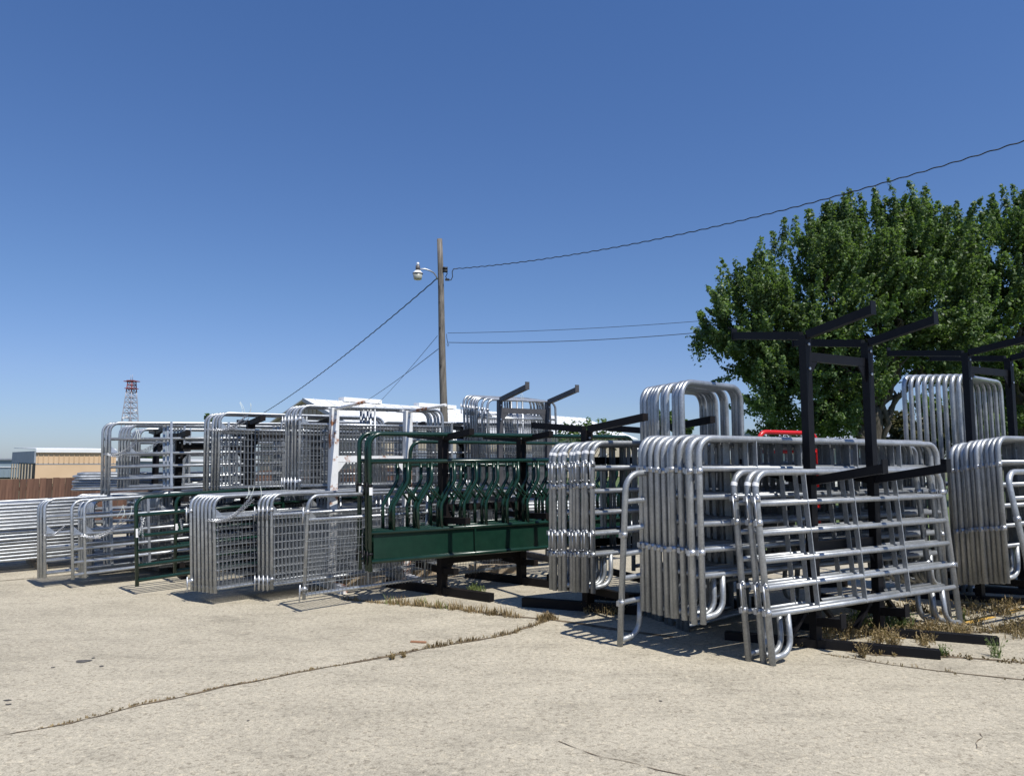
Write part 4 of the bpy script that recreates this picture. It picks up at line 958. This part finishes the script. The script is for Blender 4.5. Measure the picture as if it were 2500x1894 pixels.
# ---- red gate behind the big stack
root = empty('red_gate', place(at(1850, 1120, 9.6)*1.0-Vector((0, 0, at(1850, 1120, 9.6).z-.35)), 30)); tag(root, 'bright red tube gate standing behind the big stack of panels', 'gate')
Lr = 1.18; zt0 = at(1900, 1049, 9.7).z-.35
obj('frame', hoop(Lr, zt0, .03, .13, 10, 5).mesh('red_frame', redm), root)
for py in (1102, 1196, 1243, 1350):
    z = at(1900, py, 9.7).z-.35
    if z > .06: obj('rail', rail(Lr, z, .024).mesh('red_rail', redm), root)

# ---- ground clutter
def plank(px, py, Y, L_, th, wd, ht, label, mat=lumber):
    p = gnd(px, py); b = MB(); b.box((0, 0, 0), (L_, wd, ht)); o = obj('timber_block', b.mesh('timber_block', mat)); o.matrix_world = Matrix.Translation((p.x, p.y, ht/2+.002)) @ Matrix.Rotation(R(th), 4, 'Z'); tag(o, label, 'timber')
plank(890, 1432, 0, .55, 20, .16, .13, 'weathered timber block under the mesh gates left of the brown rack')
plank(1060, 1408, 0, .6, 20, .14, .11, 'weathered timber block behind the brown rack foot')
plank(2005, 1432, 0, .7, 10, .12, .1, 'dark timber block in the shade under the near leaning panels', brown)
plank(1210, 1398, 0, .8, 5, .16, .12, 'grey timber sleeper far beneath the feeder panels')
b = MB(); p0 = gnd(1003, 1567); p1 = gnd(1040, 1569); b.beam((0, 0, .008), p1-p0+Vector((0, 0, .008)), .035, .012); o = obj('wood_stick', b.mesh('wood_stick', simple('reddish_stick', (.25, .12, .06), (.35, .18, .1), 8, .8))); o.location = p0; tag(o, 'small reddish stick lying above the grassy joint', 'stick')

def tuft_mesh(name, pts, mat, hmin, hmax, nb, spread, seed, leafy=False, w_=.004):
    rg = np.random.default_rng(seed); V = []; F = []
    for (p, s) in pts:
        for _ in range(int(nb*s*rg.uniform(.6, 1.3))):
            a = rg.uniform(0, 6.28); r_ = spread*rg.random()**.7; x = p.x+r_*math.cos(a); y = p.y+r_*math.sin(a); h = rg.uniform(hmin, hmax)*s
            ln = rg.uniform(.1, .9)*h; b_ = rg.uniform(0, 6.28); dx, dy = ln*math.cos(b_), ln*math.sin(b_); wx, wy = -math.sin(b_)*w_, math.cos(b_)*w_; n = len(V)
            V += [(x-wx, y-wy, 0), (x+wx, y+wy, 0), (x+dx*.4+wx*.8, y+dy*.4+wy*.8, h*.6), (x+dx*.4-wx*.8, y+dy*.4-wy*.8, h*.6), (x+dx, y+dy, h)]; F += [(n, n+1, n+2, n+3), (n+3, n+2, n+4)]
            if leafy:
                for _k in range(5):
                    t = rg.uniform(.25, 1); c = np.array([x+dx*t, y+dy*t, h*t]); d1 = rg.normal(size=3)*.0055; d2 = rg.normal(size=3)*.004; n = len(V); V += [tuple(c-d1), tuple(c+d2), tuple(c+d1), tuple(c-d2)]; F.append((n, n+1, n+2, n+3))
    me = bpy.data.meshes.new(name); me.from_pydata(V, [], F); me.materials.append(mat); me.update(); return me
def along(pts, step, seed, smin=.5, smax=1.2, gap=.0, off=.03):
    rg = random.Random(seed); out_ = []
    for i in range(len(pts)-1):
        L_ = (pts[i+1]-pts[i]).length; n = max(1, int(L_/step)); on = rg.uniform(smin, smax)
        for k in range(n):
            if rg.random() < gap: continue
            p = pts[i].lerp(pts[i+1], (k+rg.random())/n)+Vector((rg.uniform(-off, off), rg.uniform(-off, off), 0)); out_.append((p, rg.uniform(smin, smax)))
    return out_
stuff(obj('dry_grass', tuft_mesh('dry_grass_joint', along(J1[:6], .016, 1, .4, 1.3, .2), strawm, .015, .05, 9, .03, 1)))
stuff(obj('dry_grass', tuft_mesh('dry_grass_joint_low', along(J1[5:15], .014, 2, .4, 1.1, .25, .014), strawm, .006, .022, 7, .014, 2)))
stuff(obj('dry_grass', tuft_mesh('dry_grass_rack', along(J2[1:6], .018, 3, .5, 1.3, .08, .06), strawm, .02, .10, 13, .05, 3)))
stuff(obj('dry_grass', tuft_mesh('dry_grass_rack_left', along(J2[:2], .03, 33, .4, 1.0, .2, .05), weedbrown, .02, .08, 12, .05, 33)))
stuff(obj('green_grass', tuft_mesh('green_grass_rack', along(J2[1:4], .06, 4, .5, 1.2, .2, .06), leafw, .03, .12, 9, .05, 4)))
stuff(obj('dry_grass', tuft_mesh('dry_grass_end', [(gnd(1335, 1511), 1.4), (gnd(1322, 1513), 1.2), (gnd(1345, 1510), 1.0), (gnd(1350, 1512), .8)], strawm, .03, .07, 70, .06, 5)))
stuff(obj('dry_grass', tuft_mesh('dry_grass_right', along(J3, .03, 6, .3, 1.0, .35, .05), weedbrown, .015, .06, 7, .03, 6, True)))
stuff(obj('dry_grass', tuft_mesh('dry_grass_far_right', along(J4, .03, 7, .3, .9, .4, .03), strawm, .01, .045, 8, .03, 7)))
stuff(obj('dry_grass', tuft_mesh('dry_grass_curved', along(J6, .02, 8, .5, 1.2, .15, .07), weedbrown, .02, .10, 9, .05, 8, True)))
stuff(obj('dry_grass', tuft_mesh('dry_grass_back', along(J9, .02, 88, .5, 1.2, .1, .10), weedbrown, .03, .11, 9, .06, 88, True)))
rgw = random.Random(21)
def patch(n, x0, x1, y0, y1): return [(gnd(rgw.uniform(x0, x1), rgw.uniform(y0, y1)), rgw.uniform(.5, 1.2)) for _ in range(n)]
stuff(obj('weeds', tuft_mesh('weeds_beam', patch(46, 2075, 2215, 1518, 1545), leafw, .06, .20, 14, .06, 9, True, .003)))
stuff(obj('weeds', tuft_mesh('brown_weeds_beam', patch(60, 2010, 2190, 1540, 1572), weedbrown, .05, .19, 9, .06, 10, True, .003)))
stuff(obj('weeds', tuft_mesh('brown_weeds_line', patch(70, 2200, 2360, 1530, 1556), weedbrown, .04, .12, 9, .06, 11, True, .003)))
stuff(obj('weeds', tuft_mesh('brown_weeds_back', patch(80, 2340, 2480, 1476, 1506), weedbrown, .04, .12, 9, .07, 12, True, .003)))
stuff(obj('weeds', tuft_mesh('brown_weeds_right', patch(30, 2460, 2520, 1520, 1560), weedbrown, .04, .14, 9, .07, 13, True, .003)))
stuff(obj('weeds', tuft_mesh('weeds_mid', patch(14, 1130, 1190, 1436, 1450), leafw, .04, .12, 12, .05, 14, True, .003)))
stuff(obj('weeds', tuft_mesh('weeds_shade', patch(26, 1420, 1500, 1482, 1502), weedbrown, .04, .12, 10, .05, 15, True, .003)))
for k, (px, py, s_, nm) in enumerate(((2104, 1604, .8, 'bushy brown weed in front of the front base beam'), (2184, 1582, 1.0, 'brown weed sprouting at the middle of the front base beam'), (2345, 1520, 1.0, 'green weed by the leaning panels right foot'), (2385, 1526, 1.1, 'reddish weed on the yellow line'), (2432, 1604, 1.1, 'small green weed on the dark joint at right'), (2300, 1600, .7, 'tiny weed on the joint near the beam end'), (2276, 1540, .8, 'thin brown weed behind the front beam end'), (1405+110, 1500, .7, 'dry tuft by the lone leaning panel foot'), (985, 1604, .28, 'small dry weed standing in the long grassy joint'), (958, 1608, .35, 'reddish dry weed in the long joint left of the stick'))):
    o = obj('weed', tuft_mesh('weed', [(Vector((0, 0, 0)), 1.0)], leafw if 'green' in nm or 'tiny' in nm else weedbrown, .05*s_, .17*s_, 40, .05*s_, 40+k, True, .003)); o.location = gnd(px, py); tag(o, nm, 'weed')
# thistle
root = empty('thistle', Matrix.Translation(gnd(2158, 1532))); tag(root, 'grey-green thistle standing upright in front of the black rack posts', 'plant')
b = MB(); b.tube([(0, 0, 0), (.01, 0, .12), (-.005, 0, .24), (.0, 0, .33)], .008, 6); obj('stem', b.mesh('thistle_stem', thistm), root)
rgt = random.Random(4)
for k in range(13):
    z = .06+.022*k; a = k*2.4; ln = .15-.006*k; d_ = Vector((math.cos(a), math.sin(a), .45)).normalized(); s_ = d_.cross(Vector((0, 0, 1))).normalized(); c = Vector((0, 0, z)); pts = [c]
    for j in range(1, 5): pts.append(c+d_*ln*j/5+s_*ln*(.16 if j % 2 else .06)-Vector((0, 0, .02*(j/5)**2)))
    pts.append(c+d_*ln-Vector((0, 0, .02)))
    for j in range(4, 0, -1): pts.append(c+d_*ln*j/5-s_*ln*(.16 if j % 2 else .06)-Vector((0, 0, .02*(j/5)**2)))
    b = MB(); b.poly(pts); obj('leaf', b.mesh('thistle_leaf', thistm), root)
